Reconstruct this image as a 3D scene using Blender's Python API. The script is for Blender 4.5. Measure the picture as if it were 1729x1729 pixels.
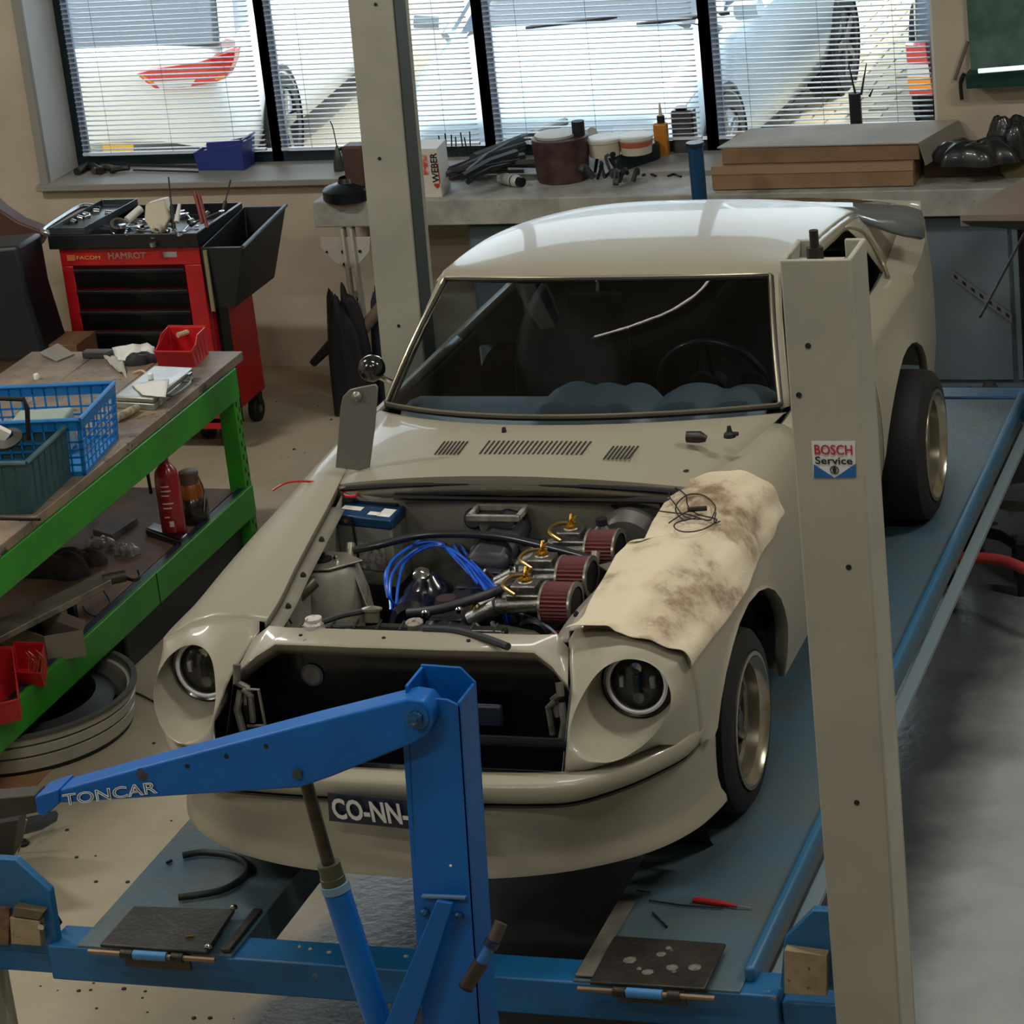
import bpy, bmesh, math, random
from mathutils import Vector, Matrix
import numpy as np
for o in list(bpy.data.objects): bpy.data.objects.remove(o)
SC=bpy.context.scene; COL=SC.collection
random.seed(7); rad=math.radians
# ------------------------------------------------------------------ camera, world, lights
FPX=4967.; YAW,PIT,ROL=[rad(a) for a in (20.11,20.15,-6.28)]; CH=4.5
fw=Vector((-math.sin(YAW)*math.cos(PIT),math.cos(YAW)*math.cos(PIT),-math.sin(PIT)))
r0=fw.cross(Vector((0,0,1))).normalized(); u0=r0.cross(fw)
rt=math.cos(ROL)*r0+math.sin(ROL)*u0; up=-math.sin(ROL)*r0+math.cos(ROL)*u0
cam=bpy.data.cameras.new('camera'); camo=bpy.data.objects.new('camera',cam); COL.objects.link(camo)
cam.sensor_width=36; cam.lens=36*FPX/1729; cam.clip_end=200
camo.matrix_world=Matrix.Translation((0,0,CH))@Matrix((rt,up,-fw)).transposed().to_4x4()
SC.camera=camo
SC.view_settings.view_transform='Standard'; SC.view_settings.look='None'; SC.view_settings.gamma=1
SC.view_settings.use_curve_mapping=False; SC.view_settings.exposure=-0.1
W=bpy.data.worlds.new('world'); SC.world=W; W.use_nodes=True
nt=W.node_tree; bg=nt.nodes['Background']
bg.inputs[0].default_value=(.80,.90,1,1); bg.inputs[1].default_value=5.4
def light(name,kind,loc,target,energy,color=(1,1,1),size=1,sy=None):
    l=bpy.data.lights.new(name,kind); l.energy=energy; l.color=color
    if kind=='AREA':
        l.size=size
        if sy: l.shape='RECTANGLE'; l.size_y=sy
    if kind=='SUN': l.angle=rad(1.0)
    o=bpy.data.objects.new(name,l); COL.objects.link(o); o.location=loc
    o.rotation_euler=(Vector(target)-Vector(loc)).to_track_quat('-Z','Y').to_euler(); return o
light('sun','SUN',(6,30,18),(0,20,2),4.5,(1,.95,.85))
LAMPS=[(-7.4,4.2,1.5),(-3.4,2.6,1.0),(-7.8,8.9,2.6),(-2.4,8.0,.9),(-1.0,5.0,.8),(1.6,9.0,2.2)]  # unseen lamps, placed and weighted to brighten walls, clear of windscreen reflections
LAMPE=66
for i,(x,y,k) in enumerate(LAMPS):
    light('ceiling_lamp_light','AREA',(x,y,5.50),(x,y,0),LAMPE*k,(1,.965,.90),1.5,.22)
# ------------------------------------------------------------------ pixel rays -> points at real depths
def ray(px,py): return fw+(px-864.5)/FPX*rt-(py-864.5)/FPX*up
CP=Vector((0,0,CH))
def Z(px,py,z): d=ray(px,py); return CP+d*((z-CH)/d.z)
def Y(px,py,y): d=ray(px,py); return CP+d*(y/d.y)
def X(px,py,x): d=ray(px,py); return CP+d*(x/d.x)
def PL(px,py,p0,n):
    d=ray(px,py); p0=Vector(p0); n=Vector(n); return CP+d*((p0-CP).dot(n)/d.dot(n))
# ------------------------------------------------------------------ materials
def srgb(c):
    if isinstance(c,str):
        c=c.lstrip('#'); c=[int(c[i:i+2],16)/255 for i in (0,2,4)]
    return tuple((x/12.92 if x<=.04045 else ((x+.055)/1.055)**2.4) for x in c)+(1,)
MATS={}
def mat(name,col,rough=.5,metal=0,col2=None,vs=4,vc=.5,bump=0,bs=60,coat=0,spec=.5,emit=0,det=4,rv=0,wear=None,ws=14,wt=.62,wr=.03):
    if name in MATS: return MATS[name]
    m=bpy.data.materials.new(name); m.use_nodes=True; n=m.node_tree; b=n.nodes['Principled BSDF']
    b.inputs['Base Color'].default_value=srgb(col); b.inputs['Roughness'].default_value=rough
    b.inputs['Metallic'].default_value=metal; b.inputs['Specular IOR Level'].default_value=spec
    b.inputs['Coat Weight'].default_value=coat; b.inputs['Coat Roughness'].default_value=.05
    tc=n.nodes.new('ShaderNodeTexCoord')
    def noise(s,d=det,r=.55):
        t=n.nodes.new('ShaderNodeTexNoise'); t.inputs['Scale'].default_value=s; t.inputs['Detail'].default_value=d
        t.inputs['Roughness'].default_value=r; n.links.new(tc.outputs['Object'],t.inputs['Vector']); return t
    def ramp(src,a,c):
        r=n.nodes.new('ShaderNodeMapRange'); r.inputs[1].default_value=a; r.inputs[2].default_value=c
        n.links.new(src,r.inputs[0]); return r.outputs[0]
    cur=None
    if col2 is not None:
        t=noise(vs); mx=n.nodes.new('ShaderNodeMix'); mx.data_type='RGBA'
        mx.inputs[6].default_value=srgb(col); mx.inputs[7].default_value=srgb(col2)
        n.links.new(ramp(t.outputs['Fac'],vc-.12,vc+.18),mx.inputs[0]); cur=mx.outputs[2]
        n.links.new(cur,b.inputs['Base Color'])
        if rv:
            r=n.nodes.new('ShaderNodeMapRange'); r.inputs[1].default_value=.3; r.inputs[2].default_value=.7
            r.inputs[3].default_value=rough-rv; r.inputs[4].default_value=rough+rv
            n.links.new(t.outputs['Fac'],r.inputs[0]); n.links.new(r.outputs[0],b.inputs['Roughness'])
    if wear is not None:
        t=noise(ws,8,.7); mx=n.nodes.new('ShaderNodeMix'); mx.data_type='RGBA'
        mx.inputs[6].default_value=srgb(col); mx.inputs[7].default_value=srgb(wear)
        if cur: n.links.new(cur,mx.inputs[6])
        n.links.new(ramp(t.outputs['Fac'],wt,wt+wr),mx.inputs[0]); n.links.new(mx.outputs[2],b.inputs['Base Color'])
    if bump:
        t=noise(bs,6); bp=n.nodes.new('ShaderNodeBump'); bp.inputs['Strength'].default_value=bump; bp.inputs['Distance'].default_value=.01
        n.links.new(t.outputs['Fac'],bp.inputs['Height']); n.links.new(bp.outputs[0],b.inputs['Normal'])
    if emit: b.inputs['Emission Color'].default_value=srgb(col); b.inputs['Emission Strength'].default_value=emit
    MATS[name]=m; return m
def glass(name,tint,refl=.5,fac=None):
    m=bpy.data.materials.new(name); m.use_nodes=True; n=m.node_tree; n.nodes.clear()
    o=n.nodes.new('ShaderNodeOutputMaterial'); t=n.nodes.new('ShaderNodeBsdfTransparent'); t.inputs[0].default_value=srgb(tint)
    g=n.nodes.new('ShaderNodeBsdfGlossy'); g.inputs['Roughness'].default_value=.02
    f=n.nodes.new('ShaderNodeFresnel'); f.inputs[0].default_value=1.3+refl*.4; mx=n.nodes.new('ShaderNodeMixShader')
    n.links.new(f.outputs[0],mx.inputs[0]); n.links.new(t.outputs[0],mx.inputs[1]); n.links.new(g.outputs[0],mx.inputs[2]); n.links.new(mx.outputs[0],o.inputs[0])
    return m
paint=mat('greige_paint','#928d7b',.40,0,coat=.2,spec=.35)
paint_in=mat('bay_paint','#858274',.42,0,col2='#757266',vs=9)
prime=mat('grey_primer','#716f69',.5)
blue=mat('lift_blue','#105d90',.42,0,col2='#1a5275',vs=6,vc=.55,bump=.12,bs=90,wear='#6d6a60',ws=19,wt=.665)
crane_blue=mat('crane_blue','#0361b3',.42,0,spec=.35,col2='#0457a2',vs=5,bump=.08,bs=70,wear='#5b4038',ws=11,wt=.72)
runmat=mat('runway_blue','#3f5c6c',.5,0,col2='#4f5a59',vs=3.2,vc=.47,bump=.3,bs=45,wear='#8b8a7e',ws=30,wt=.69)
greenp=mat('bench_green','#2b8a1e',.42,0,col2='#2b7a20',vs=4,bump=.08,bs=60,wear='#1b3a14',ws=25,wt=.72)
black=mat('black_rubber','#101113',.65,0,bump=.1,bs=50)
blackg=mat('black_gloss','#0c0e12',.22,0,coat=.4)
darkm=mat('dark_metal','#2b2c2c',.4,.6,col2='#1b1b1c',vs=20)
steel=mat('worn_steel','#3e3b35',.42,.55,col2='#2c2b29',vs=9,bump=.25,bs=60,wear='#9b958a',ws=26,wt=.70)
chrome=mat('chrome','#c8c8c6',.14,1)
alum=mat('cast_aluminium','#9a9a96',.35,.9,col2='#6a6a66',vs=25,bump=.2,bs=120)
gold=mat('yellow_zinc','#d0a13a',.25,.95)
postm=mat('post_paint','#a09e8f',.5,0,col2='#929184',vs=3,bump=.06,bs=40,wear='#4d4a43',ws=16,wt=.745)
concrete_w=mat('bench_concrete','#a5a59c',.6,0,col2='#86867e',vs=7,bump=.3,bs=50,wear='#5b5a54',ws=22,wt=.66)
wallm=mat('wall_paint','#bdb29d',.8,0,col2='#b0a48f',vs=1.6,bump=.12,bs=30)
white=mat('white_plastic','#d9d9d4',.4)
wood=mat('worn_wood','#8d7a63',.6,0,col2='#5f5549',vs=5,bump=.3,bs=40,wear='#3a352e',ws=9,wt=.6)
card=mat('cardboard','#8f7253',.8,0,col2='#7c6248',vs=6)
cardg=mat('greyed_cardboard','#a39b8f',.75,0,col2='#8b8378',vs=4)
red=mat('red_plastic','#b81d22',.4); redp=mat('trolley_red','#b3151c',.35,col2='#951219',vs=6)
bluep=mat('crate_blue','#1673b8',.42); tealp=mat('crate_teal','#24494f',.55,col2='#33565a',vs=14)
navy=mat('navy_plastic','#2a3a86',.4)
paper=mat('white_paper','#d6d4cc',.7)
# ------------------------------------------------------------------ mesh building
class MB:
    def __init__(s): s.v=[]; s.f=[]
    def add(s,v,f,M=None):
        b=len(s.v); s.v+= [tuple(M@Vector(p)) if M else tuple(p) for p in v]; s.f+=[tuple(i+b for i in q) for q in f]; return s
    def box(s,c,d,rz=0,M=None):
        x,y,z=[a/2 for a in d]; R=Matrix.Translation(c)@Matrix.Rotation(rz,4,'Z')
        if M is not None: R=Matrix.Translation(c)@M.to_4x4()
        return s.add([(i*x,j*y,k*z) for k in(-1,1) for j in(-1,1) for i in(-1,1)],[(0,2,3,1),(4,5,7,6),(0,1,5,4),(2,6,7,3),(0,4,6,2),(1,3,7,5)],R)
    def tube(s,pts,r,n=8,cap=True):
        pts=[Vector(p) for p in pts]; m=len(pts); rs=r if isinstance(r,(list,tuple)) else [r]*m
        T=[(pts[min(i+1,m-1)]-pts[max(i-1,0)]).normalized() for i in range(m)]
        a=Vector((0,0,1)) if abs(T[0].z)<.9 else Vector((1,0,0)); N=(a-T[0]*a.dot(T[0])).normalized(); V=[]
        for i in range(m):
            N=(N-T[i]*N.dot(T[i])).normalized(); B=T[i].cross(N)
            V+=[pts[i]+rs[i]*(math.cos(t)*N+math.sin(t)*B) for t in [2*math.pi*k/n for k in range(n)]]
        F=[(i*n+k,i*n+(k+1)%n,(i+1)*n+(k+1)%n,(i+1)*n+k) for i in range(m-1) for k in range(n)]
        if cap: F+=[tuple(range(n))[::-1],tuple((m-1)*n+k for k in range(n))]
        return s.add(V,F)
    def cyl(s,a,b,r,r2=None,n=16): return s.tube([a,b],[r,r if r2 is None else r2],n)
    def lathe(s,c,ax,prof,n=32,arc=None):
        ax=Vector(ax).normalized(); a=Vector((0,0,1)) if abs(ax.z)<.9 else Vector((1,0,0)); N=(a-ax*a.dot(ax)).normalized(); B=ax.cross(N); c=Vector(c)
        V=[c+ax*h+r*(math.cos(t)*N+math.sin(t)*B) for (r,h) in prof for t in [2*math.pi*k/n for k in range(n)]]
        F=[(i*n+k,i*n+(k+1)%n,(i+1)*n+(k+1)%n,(i+1)*n+k) for i in range(len(prof)-1) for k in range(n)]
        return s.add(V,F)
    def grid(s,P,cl=False):
        m=len(P); n=len(P[0]); V=[p for r in P for p in r]
        F=[(i*n+j,i*n+(j+1)%n,(i+1)*n+(j+1)%n,(i+1)*n+j) for i in range(m-1) for j in range(n if cl else n-1)]
        return s.add(V,F)
    def prism(s,poly,off):
        n=len(poly); off=Vector(off); V=[Vector(p) for p in poly]; V+=[p+off for p in V]
        return s.add(V,[tuple(range(n))[::-1],tuple(range(n,2*n))]+[(i,(i+1)%n,(i+1)%n+n,i+n) for i in range(n)])
    def bin(s,b,h,t=.004,taper=1.0,top=None):
        """open container: b = 4 base corners, walls of thickness t"""
        b=[Vector(p) for p in b]; c=sum(b,Vector())/4; U=Vector((0,0,h))
        T=top or [c+(p-c)*taper+U for p in b]; T=[Vector(p) for p in T]; ct=sum(T,Vector())/4
        L=(b[1]-b[0]).length+(b[2]-b[1]).length; k=1-2.2*t/(L/2)
        bi=[c+(p-c)*k+Vector((0,0,t)) for p in b]; ti=[ct+(p-ct)*k for p in T]
        V=b+T+ti+bi; F=[(3,2,1,0),(12,13,14,15)]
        for i in range(4):
            j=(i+1)%4; F+=[(i,j,4+j,4+i),(4+i,4+j,8+j,8+i),(8+i,8+j,12+j,12+i)]
        return s.add(V,F)
ORG={}
def org(p):
    while p is not None:
        if p.name in ORG: return ORG[p.name]
        p=p.parent
    return Vector((0,0,0))
def build(mb,name,m,parent=None,smooth=True,bevel=0,sub=0,solid=0,ang=38,seg=2,kind=None,label=None,at=None):
    me=bpy.data.meshes.new(name); o0=Vector(at) if at is not None else org(parent)
    me.from_pydata([tuple(Vector(p)-o0) for p in mb.v],[],mb.f); me.validate()
    if solid or sub or True:
        b=bmesh.new(); b.from_mesh(me); bmesh.ops.recalc_face_normals(b,faces=b.faces); b.to_mesh(me); b.free()
    me.materials.append(m)
    if smooth:
        me.polygons.foreach_set('use_smooth',[True]*len(me.polygons)); me.set_sharp_from_angle(angle=rad(ang))
    o=bpy.data.objects.new(name,me); COL.objects.link(o)
    if parent: o.parent=parent
    elif at is not None: o.location=o0
    if solid: d=o.modifiers.new('solid','SOLIDIFY'); d.thickness=solid; d.offset=-1
    if bevel: d=o.modifiers.new('bevel','BEVEL'); d.width=bevel; d.segments=seg; d.limit_method='ANGLE'; d.angle_limit=rad(35)
    if sub: d=o.modifiers.new('sub','SUBSURF'); d.levels=sub; d.render_levels=sub
    if kind: o['kind']=kind
    if label: o['label']=label
    return o
def thing(name,loc,label,cat,group=None):
    o=bpy.data.objects.new(name,None); COL.objects.link(o); o.location=loc; o.empty_display_size=.1
    o['label']=label; o['category']=cat
    if group: o['group']=group
    ORG[o.name]=Vector(loc); return o
def tag(o,label,cat,group=None):
    o['label']=label; o['category']=cat
    if group: o['group']=group
    return o
def solo(mb,name,m,label,cat,group=None,**k):
    """a thing made of one mesh; its origin is put at the base centre"""
    v=np.array([tuple(p) for p in mb.v]); a=((v[:,0].min()+v[:,0].max())/2,(v[:,1].min()+v[:,1].max())/2,v[:,2].min())
    o=build(mb,name,m,None,at=a,**k); ORG[o.name]=Vector(a); return tag(o,label,cat,group)
def struct(mb,name,m,parent=None,**k):
    o=build(mb,name,m,parent,**k)
    if parent is None: o['kind']='structure'
    return o
def dup(root,loc=None,label=None,rz=None):
    r=root.copy(); COL.objects.link(r)
    if loc is not None: r.location=loc
    if rz is not None: r.rotation_euler=(0,0,rz)
    if label: r['label']=label
    for ch in list(root.children):
        c=ch.copy(); COL.objects.link(c); c.parent=r
        for g in list(ch.children):
            d=g.copy(); COL.objects.link(d); d.parent=c
    return r
def lettering(name,body,m,parent,o,xd,yd,w,h,extrude=.0008,outline=0,bold=0):
    cu=bpy.data.curves.new(name,'FONT'); cu.body=body; cu.extrude=0; cu.offset=bold; cu.resolution_u=3
    if outline: cu.fill_mode='NONE'; cu.bevel_depth=outline; cu.bevel_resolution=0
    t=bpy.data.objects.new(name,cu); COL.objects.link(t); dg=bpy.context.evaluated_depsgraph_get(); dg.update()
    me=bpy.data.meshes.new_from_object(t.evaluated_get(dg)); bpy.data.objects.remove(t)
    xs=[v.co.x for v in me.vertices]; ys=[v.co.y for v in me.vertices]; x0,x1,y0,y1=min(xs),max(xs),min(ys),max(ys)
    xd=Vector(xd).normalized(); yd=Vector(yd).normalized(); zd=xd.cross(yd); q=org(parent); o=Vector(o)
    for v in me.vertices:
        c=v.co.copy(); v.co=o-q+xd*((c.x-x0)/(x1-x0)*w)+yd*((c.y-y0)/(y1-y0)*h)+zd*(c.z*.02+extrude)
    me.materials.clear(); me.materials.append(m); ob=bpy.data.objects.new(name,me); COL.objects.link(ob); ob.parent=parent; return ob
def lerp(a,b,t): return a+(b-a)*t
def cr(tab,x):
    """smooth table lookup"""
    xs=[t[0] for t in tab]; ys=[t[1] for t in tab]
    if x<=xs[0]: return ys[0]
    if x>=xs[-1]: return ys[-1]
    i=max(k for k in range(len(xs)) if xs[k]<=x); i=min(i,len(xs)-2); h=xs[i+1]-xs[i]; t=(x-xs[i])/h
    def sl(k):
        if k==0: return (ys[1]-ys[0])/(xs[1]-xs[0])
        if k==len(xs)-1: return (ys[-1]-ys[-2])/(xs[-1]-xs[-2])
        return (ys[k+1]-ys[k-1])/(xs[k+1]-xs[k-1])
    m0,m1=sl(i)*h,sl(i+1)*h
    return (2*t**3-3*t*t+1)*ys[i]+(t**3-2*t*t+t)*m0+(-2*t**3+3*t*t)*ys[i+1]+(t**3-t*t)*m1
def smooth_path(pts,n=8):
    pts=[Vector(p) for p in pts]; out=[]
    for i in range(len(pts)-1):
        p0=pts[max(i-1,0)]; p1=pts[i]; p2=pts[i+1]; p3=pts[min(i+2,len(pts)-1)]
        for k in range(n):
            t=k/n; out.append(.5*((2*p1)+(p2-p0)*t+(2*p0-5*p1+4*p2-p3)*t*t+(3*p1-p0-3*p2+p3)*t**3))
    return out+[pts[-1]]
# ================================================================== SETTING
YW=13.58; YF=13.95; XL,XR,YB,ZC=-9.4,4.2,-1.6,5.75
SILL=1.02
wx=[-7.36,-2.62]                                  # window opening in the back wall
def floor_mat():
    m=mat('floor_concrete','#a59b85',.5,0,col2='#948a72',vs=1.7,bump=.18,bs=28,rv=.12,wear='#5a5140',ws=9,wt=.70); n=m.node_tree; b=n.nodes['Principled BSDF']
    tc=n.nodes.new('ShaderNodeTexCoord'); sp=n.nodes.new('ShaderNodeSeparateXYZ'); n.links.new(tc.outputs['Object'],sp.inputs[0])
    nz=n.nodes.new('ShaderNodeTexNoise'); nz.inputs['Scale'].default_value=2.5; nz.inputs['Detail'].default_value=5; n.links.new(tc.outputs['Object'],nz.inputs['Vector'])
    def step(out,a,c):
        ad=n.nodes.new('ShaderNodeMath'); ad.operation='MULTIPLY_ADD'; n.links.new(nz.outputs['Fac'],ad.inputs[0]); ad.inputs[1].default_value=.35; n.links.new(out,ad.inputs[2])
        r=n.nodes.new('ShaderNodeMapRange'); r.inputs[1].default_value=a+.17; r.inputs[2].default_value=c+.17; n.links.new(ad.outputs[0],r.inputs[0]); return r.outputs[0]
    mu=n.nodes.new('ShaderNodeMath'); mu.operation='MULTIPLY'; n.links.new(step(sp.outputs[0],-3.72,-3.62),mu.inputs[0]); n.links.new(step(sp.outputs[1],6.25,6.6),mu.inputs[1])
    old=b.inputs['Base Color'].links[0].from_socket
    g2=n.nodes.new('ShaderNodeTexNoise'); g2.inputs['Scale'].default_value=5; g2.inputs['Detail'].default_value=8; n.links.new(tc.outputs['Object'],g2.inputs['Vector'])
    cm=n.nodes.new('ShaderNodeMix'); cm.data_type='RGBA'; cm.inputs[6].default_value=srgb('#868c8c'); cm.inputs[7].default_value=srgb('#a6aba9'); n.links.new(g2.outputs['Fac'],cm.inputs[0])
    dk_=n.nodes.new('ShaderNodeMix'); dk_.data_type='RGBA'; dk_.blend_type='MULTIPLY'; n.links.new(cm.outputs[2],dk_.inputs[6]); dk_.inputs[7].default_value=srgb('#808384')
    iv=n.nodes.new('ShaderNodeMath'); iv.operation='SUBTRACT'; iv.inputs[0].default_value=1; n.links.new(step(sp.outputs[0],-1.9,-1.6),iv.inputs[1]); n.links.new(iv.outputs[0],dk_.inputs[0])  # darker under the lift; paler right of it, reflection haze in the colour
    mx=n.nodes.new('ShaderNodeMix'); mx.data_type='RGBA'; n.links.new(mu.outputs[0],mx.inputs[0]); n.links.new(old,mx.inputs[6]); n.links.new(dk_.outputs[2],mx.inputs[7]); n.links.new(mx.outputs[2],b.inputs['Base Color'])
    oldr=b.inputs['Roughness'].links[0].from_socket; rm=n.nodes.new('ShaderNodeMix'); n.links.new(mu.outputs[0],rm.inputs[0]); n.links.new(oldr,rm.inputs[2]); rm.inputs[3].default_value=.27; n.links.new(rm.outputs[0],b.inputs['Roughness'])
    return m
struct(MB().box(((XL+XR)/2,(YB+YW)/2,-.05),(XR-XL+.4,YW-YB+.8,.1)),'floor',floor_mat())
ceil_m=mat('ceiling_paint','#aba79c',.9)
struct(MB().box(((XL+XR)/2,(YB+YW)/2,ZC+.05),(XR-XL+.4,YW-YB+.8,.1)),'ceiling',ceil_m)
side_m=mat('side_wall_paint','#a9a294',.85)
struct(MB().box((XL-.1,(YB+YW)/2,ZC/2),(.2,YW-YB+.4,ZC)),'wall_left',side_m)
struct(MB().box((XR+.1,(YB+YW)/2,ZC/2),(.2,YW-YB+.4,ZC)),'wall_right',side_m)
struct(MB().box(((XL+XR)/2,YB-.1,ZC/2),(XR-XL+.4,.2,ZC)),'wall_front',side_m)
# back wall with the long window opening (reveal .45 deep)
b=MB(); ZT=3.0; yc=(YW+14.05)/2; dy=14.05-YW
b.box(((XL-.2+wx[0])/2,yc,ZC/2),(wx[0]-XL+.2,dy,ZC)); b.box(((wx[1]+XR+.2)/2,yc,ZC/2),(XR+.2-wx[1],dy,ZC))
b.box(((wx[0]+wx[1])/2,yc,(SILL-.035)/2),(wx[1]-wx[0],dy,SILL-.035)); b.box(((wx[0]+wx[1])/2,yc,(ZT+ZC)/2),(wx[1]-wx[0],dy,ZC-ZT))
struct(b,'wall_back',wallm)
trimm=mat('sill_grey','#8d8b84',.55)
struct(MB().box(((wx[0]+wx[1])/2,(YW+YF)/2-.02,SILL-.0165),(wx[1]-wx[0]+.1,YF-YW+.08,.033)),'trim_1',trimm,bevel=.004)
b=MB(); b.box((wx[0]-.012,YW-.012,(SILL+ZT)/2),(.05,.03,ZT-SILL+.07))
struct(b,'trim_2',trimm,bevel=.004)
revm=mat('reveal_white','#c9c9c4',.6)
struct(MB().box((wx[0]+.006,(YW+YF)/2,(SILL+ZT)/2),(.012,YF-YW,ZT-SILL)),'trim_3',revm)
struct(MB().box((wx[1]-.006,(YW+YF)/2,(SILL+ZT)/2),(.012,YF-YW,ZT-SILL)),'trim_4',revm)
struct(MB().box((-7.9,YW-.008,.04),(3.0,.016,.08)),'baseboard_back',mat('base_grey','#77736a',.7))
framem=mat('window_frame','#10262c',.4); bm2=mat('blind_white','#d3dde6',.35); paneg=glass('pane_glass',(.97,.98,.98),.1)
mull=[wx[0]+.03]+[Y(p,q,YF).x for p,q in ((474,259),(832,236),(1205,208))]+[wx[1]-.03]
slat_mesh=None
for i in range(4):
    x0,x1=mull[i],mull[i+1]; b=MB(); t=.06; yy=YF
    for (cx,cz,sx,sz) in ((x0,(SILL+ZT)/2,t,ZT-SILL),(x1,(SILL+ZT)/2,t,ZT-SILL),((x0+x1)/2,SILL+.028,x1-x0-t,.055),((x0+x1)/2,ZT-.03,x1-x0-t,.06)):
        b.box((cx,yy,cz),(sx-.001,.075,sz))
    w=struct(b,'window_%d'%(i+1),framem)
    build(MB().box(((x0+x1)/2,yy+.01,(SILL+ZT)/2),(x1-x0-t,.006,ZT-SILL-.1)),'pane',paneg,w,smooth=False)
    xa,xb=x0+.045,x1-.045
    bl=thing('venetian_blind',((x0+x1)/2,yy-.075,SILL+.06),['white slat blind in the leftmost window, above the blue bin on the sill','white slat blind in the second window, behind the left grey post','white slat blind in the third window, behind the silver car bonnet view','white slat blind in the rightmost window, above the flat cardboard cartons'][i],'blind')
    sm=MB(); n=5
    P=[[(x,yy-.075+dyy,SILL+.1+.0022*(1-(dyy/.0125)**2)+dyy*.10) for dyy in (-.0125,-.006,0,.006,.0125)] for x in (xa,xb)]
    sl=build(sm.grid(P),'slat',bm2,bl,solid=.0007)
    for k in range(1,int((ZT-SILL-.2)/.0262)):
        c=sl.copy(); COL.objects.link(c); c.parent=bl; c.location=(0,0,k*.0262)
    build(MB().box(((xa+xb)/2,yy-.075,SILL+.077),(xb-xa,.024,.014)),'bottom_rail',bm2,bl)
    build(MB().box(((xa+xb)/2,yy-.075,ZT-.08),(xb-xa,.035,.04)),'head_rail',bm2,bl)
    for q in (.16,.5,.84):
        build(MB().cyl((lerp(xa,xb,q),yy-.0885,SILL+.08),(lerp(xa,xb,q),yy-.0885,ZT-.08),.0011,n=5),'ladder_cord',mat('cord_grey','#7d8890',.6),bl)
    build(MB().box((x0+.055,yy-.052,(SILL+ZT)/2),(.035,.02,ZT-SILL-.12)),'guide_rail',mat('guide_lilac','#7c93b5',.4),bl)
# ------------------------------------------------------------------ ceiling lamps (unseen, set where they light the walls and front surfaces)
tubem=mat('lamp_tube','#fff2dc',.5,emit=3)
first=None
for i,(x,y,k) in enumerate(LAMPS):
    t=thing('ceiling_lamp',(x,y,5.52),'unseen long fluorescent fitting placed under the workshop ceiling to light the room','lamp','ceiling lamps above the frame')
    build(MB().box((x,y,5.60),(1.55,.26,.08)),'housing',white,t,bevel=.01)
    for s in (-1,1): build(MB().cyl((x-.72,y+s*.07,5.545),(x+.72,y+s*.07,5.545),.013,n=10),'tube',tubem,t)
    for s in (-1,1): build(MB().cyl((x+s*.5,y,5.64),(x+s*.5,y,5.75),.006,n=6),'hanger',darkm,t)
t=thing('ceiling_tube',(-3.1,11.2,5.55),'single bare fluorescent tube fitting above the rear of the coupe','lamp')
build(MB().box((-3.1,11.2,5.63),(1.9,.06,.06)),'batten',white,t,bevel=.008)
build(MB().cyl((-4.0,11.2,5.58),(-2.2,11.2,5.58),.009,n=10),'tube',mat('tube_bright','#fff6ea',.5,emit=9),t)
for s in (-.8,.8): build(MB().cyl((-3.1+s,11.2,5.66),(-3.1+s,11.2,5.75),.006,n=6),'hanger',darkm,t)
# ------------------------------------------------------------------ outside
ZG=.40
pav=mat('paving','#b7a98c',.85,0,col2='#a29780',vs=3,bump=.3,bs=40)
struct(MB().box((-4,26,ZG-.08),(44,23.8,.16)),'ground_outside',mat('joint_sand','#8f8672',.9))
b0=None; GO=bpy.data.objects['ground_outside']
for j in range(0,36):
    for i in range(0,8):
        x=-5.35+i*.215+(j%2)*.105; y=17.0+j*.108
        if b0 is None: b0=build(MB().box((0,0,.004),(.203,.096,.014)),'brick',pav,GO,bevel=.003,seg=1); c=b0
        else: c=b0.copy(); COL.objects.link(c); c.parent=GO
        c.location=(x,y,ZG+random.uniform(-.0015,.002)); c.rotation_euler=(0,0,random.uniform(-.01,.01))
# ================================================================== FOUR-POST LIFT
RZ=.61                                            # runway height
LX=(-3.84,-3.36); RX=(-2.365,-1.905); BY=6.53     # runways and front beam face
lift=thing('car_lift',(-2.87,8.4,0),'blue four-post car lift with two runways carrying the greige coupe','lift')
def runway(x0,x1,rail):
    b=MB(); b.box(((x0+x1)/2,(BY+11.3)/2,RZ-.006),(x1-x0,11.3-BY,.012)); b.box((x0+.006,(BY+11.3)/2,RZ-.058),(.012,11.3-BY,.104)); b.box((x1-.006,(BY+11.3)/2,RZ-.058),(.012,11.3-BY,.104))
    r=build(b,'runway',runmat,lift,bevel=.003)
    if rail:
        build(MB().box((x1+.012,(BY+.06+11.3)/2,RZ+.012),(.03,11.3-BY-.06,.05)),'edge_rail',mat('rail_blue','#2a5f80',.4,wear='#8a8f90',ws=20,wt=.66),r,bevel=.01)
        build(MB().box((x1+.06,(BY+.1+11.3)/2,RZ-.055),(.045,11.3-BY-.1,.02)),'lower_flange',mat('flange_grey','#67787e',.5),r,bevel=.003)
    return r
rl=runway(*LX,False); rr=runway(*RX,True)
for yb_ in (BY+.0,11.35):
    m=MB(); m.box((-2.87,yb_+.06,RZ-.062),(2.13,.125,.11))
    cb=build(m,'cross_beam',blue,lift,bevel=.006)
    for s,x in ((-1,-4.05),(1,-1.69)):
        build(MB().box((x,yb_+.065,RZ-.075),(.225,.085,.075)),'beam_end',blue,cb,bevel=.005)
    if yb_==BY:
        random.seed(3)
        for k in range(11):
            x=random.uniform(-3.2,-2.5); build(MB().lathe((x,yb_+random.uniform(.01,.1),RZ-.0075),(0,0,1),[(random.uniform(.004,.009),0),(.003,.004),(0,.0045)],8),'paint_blister',mat('blister','#9b9385',.7),cb)
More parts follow.
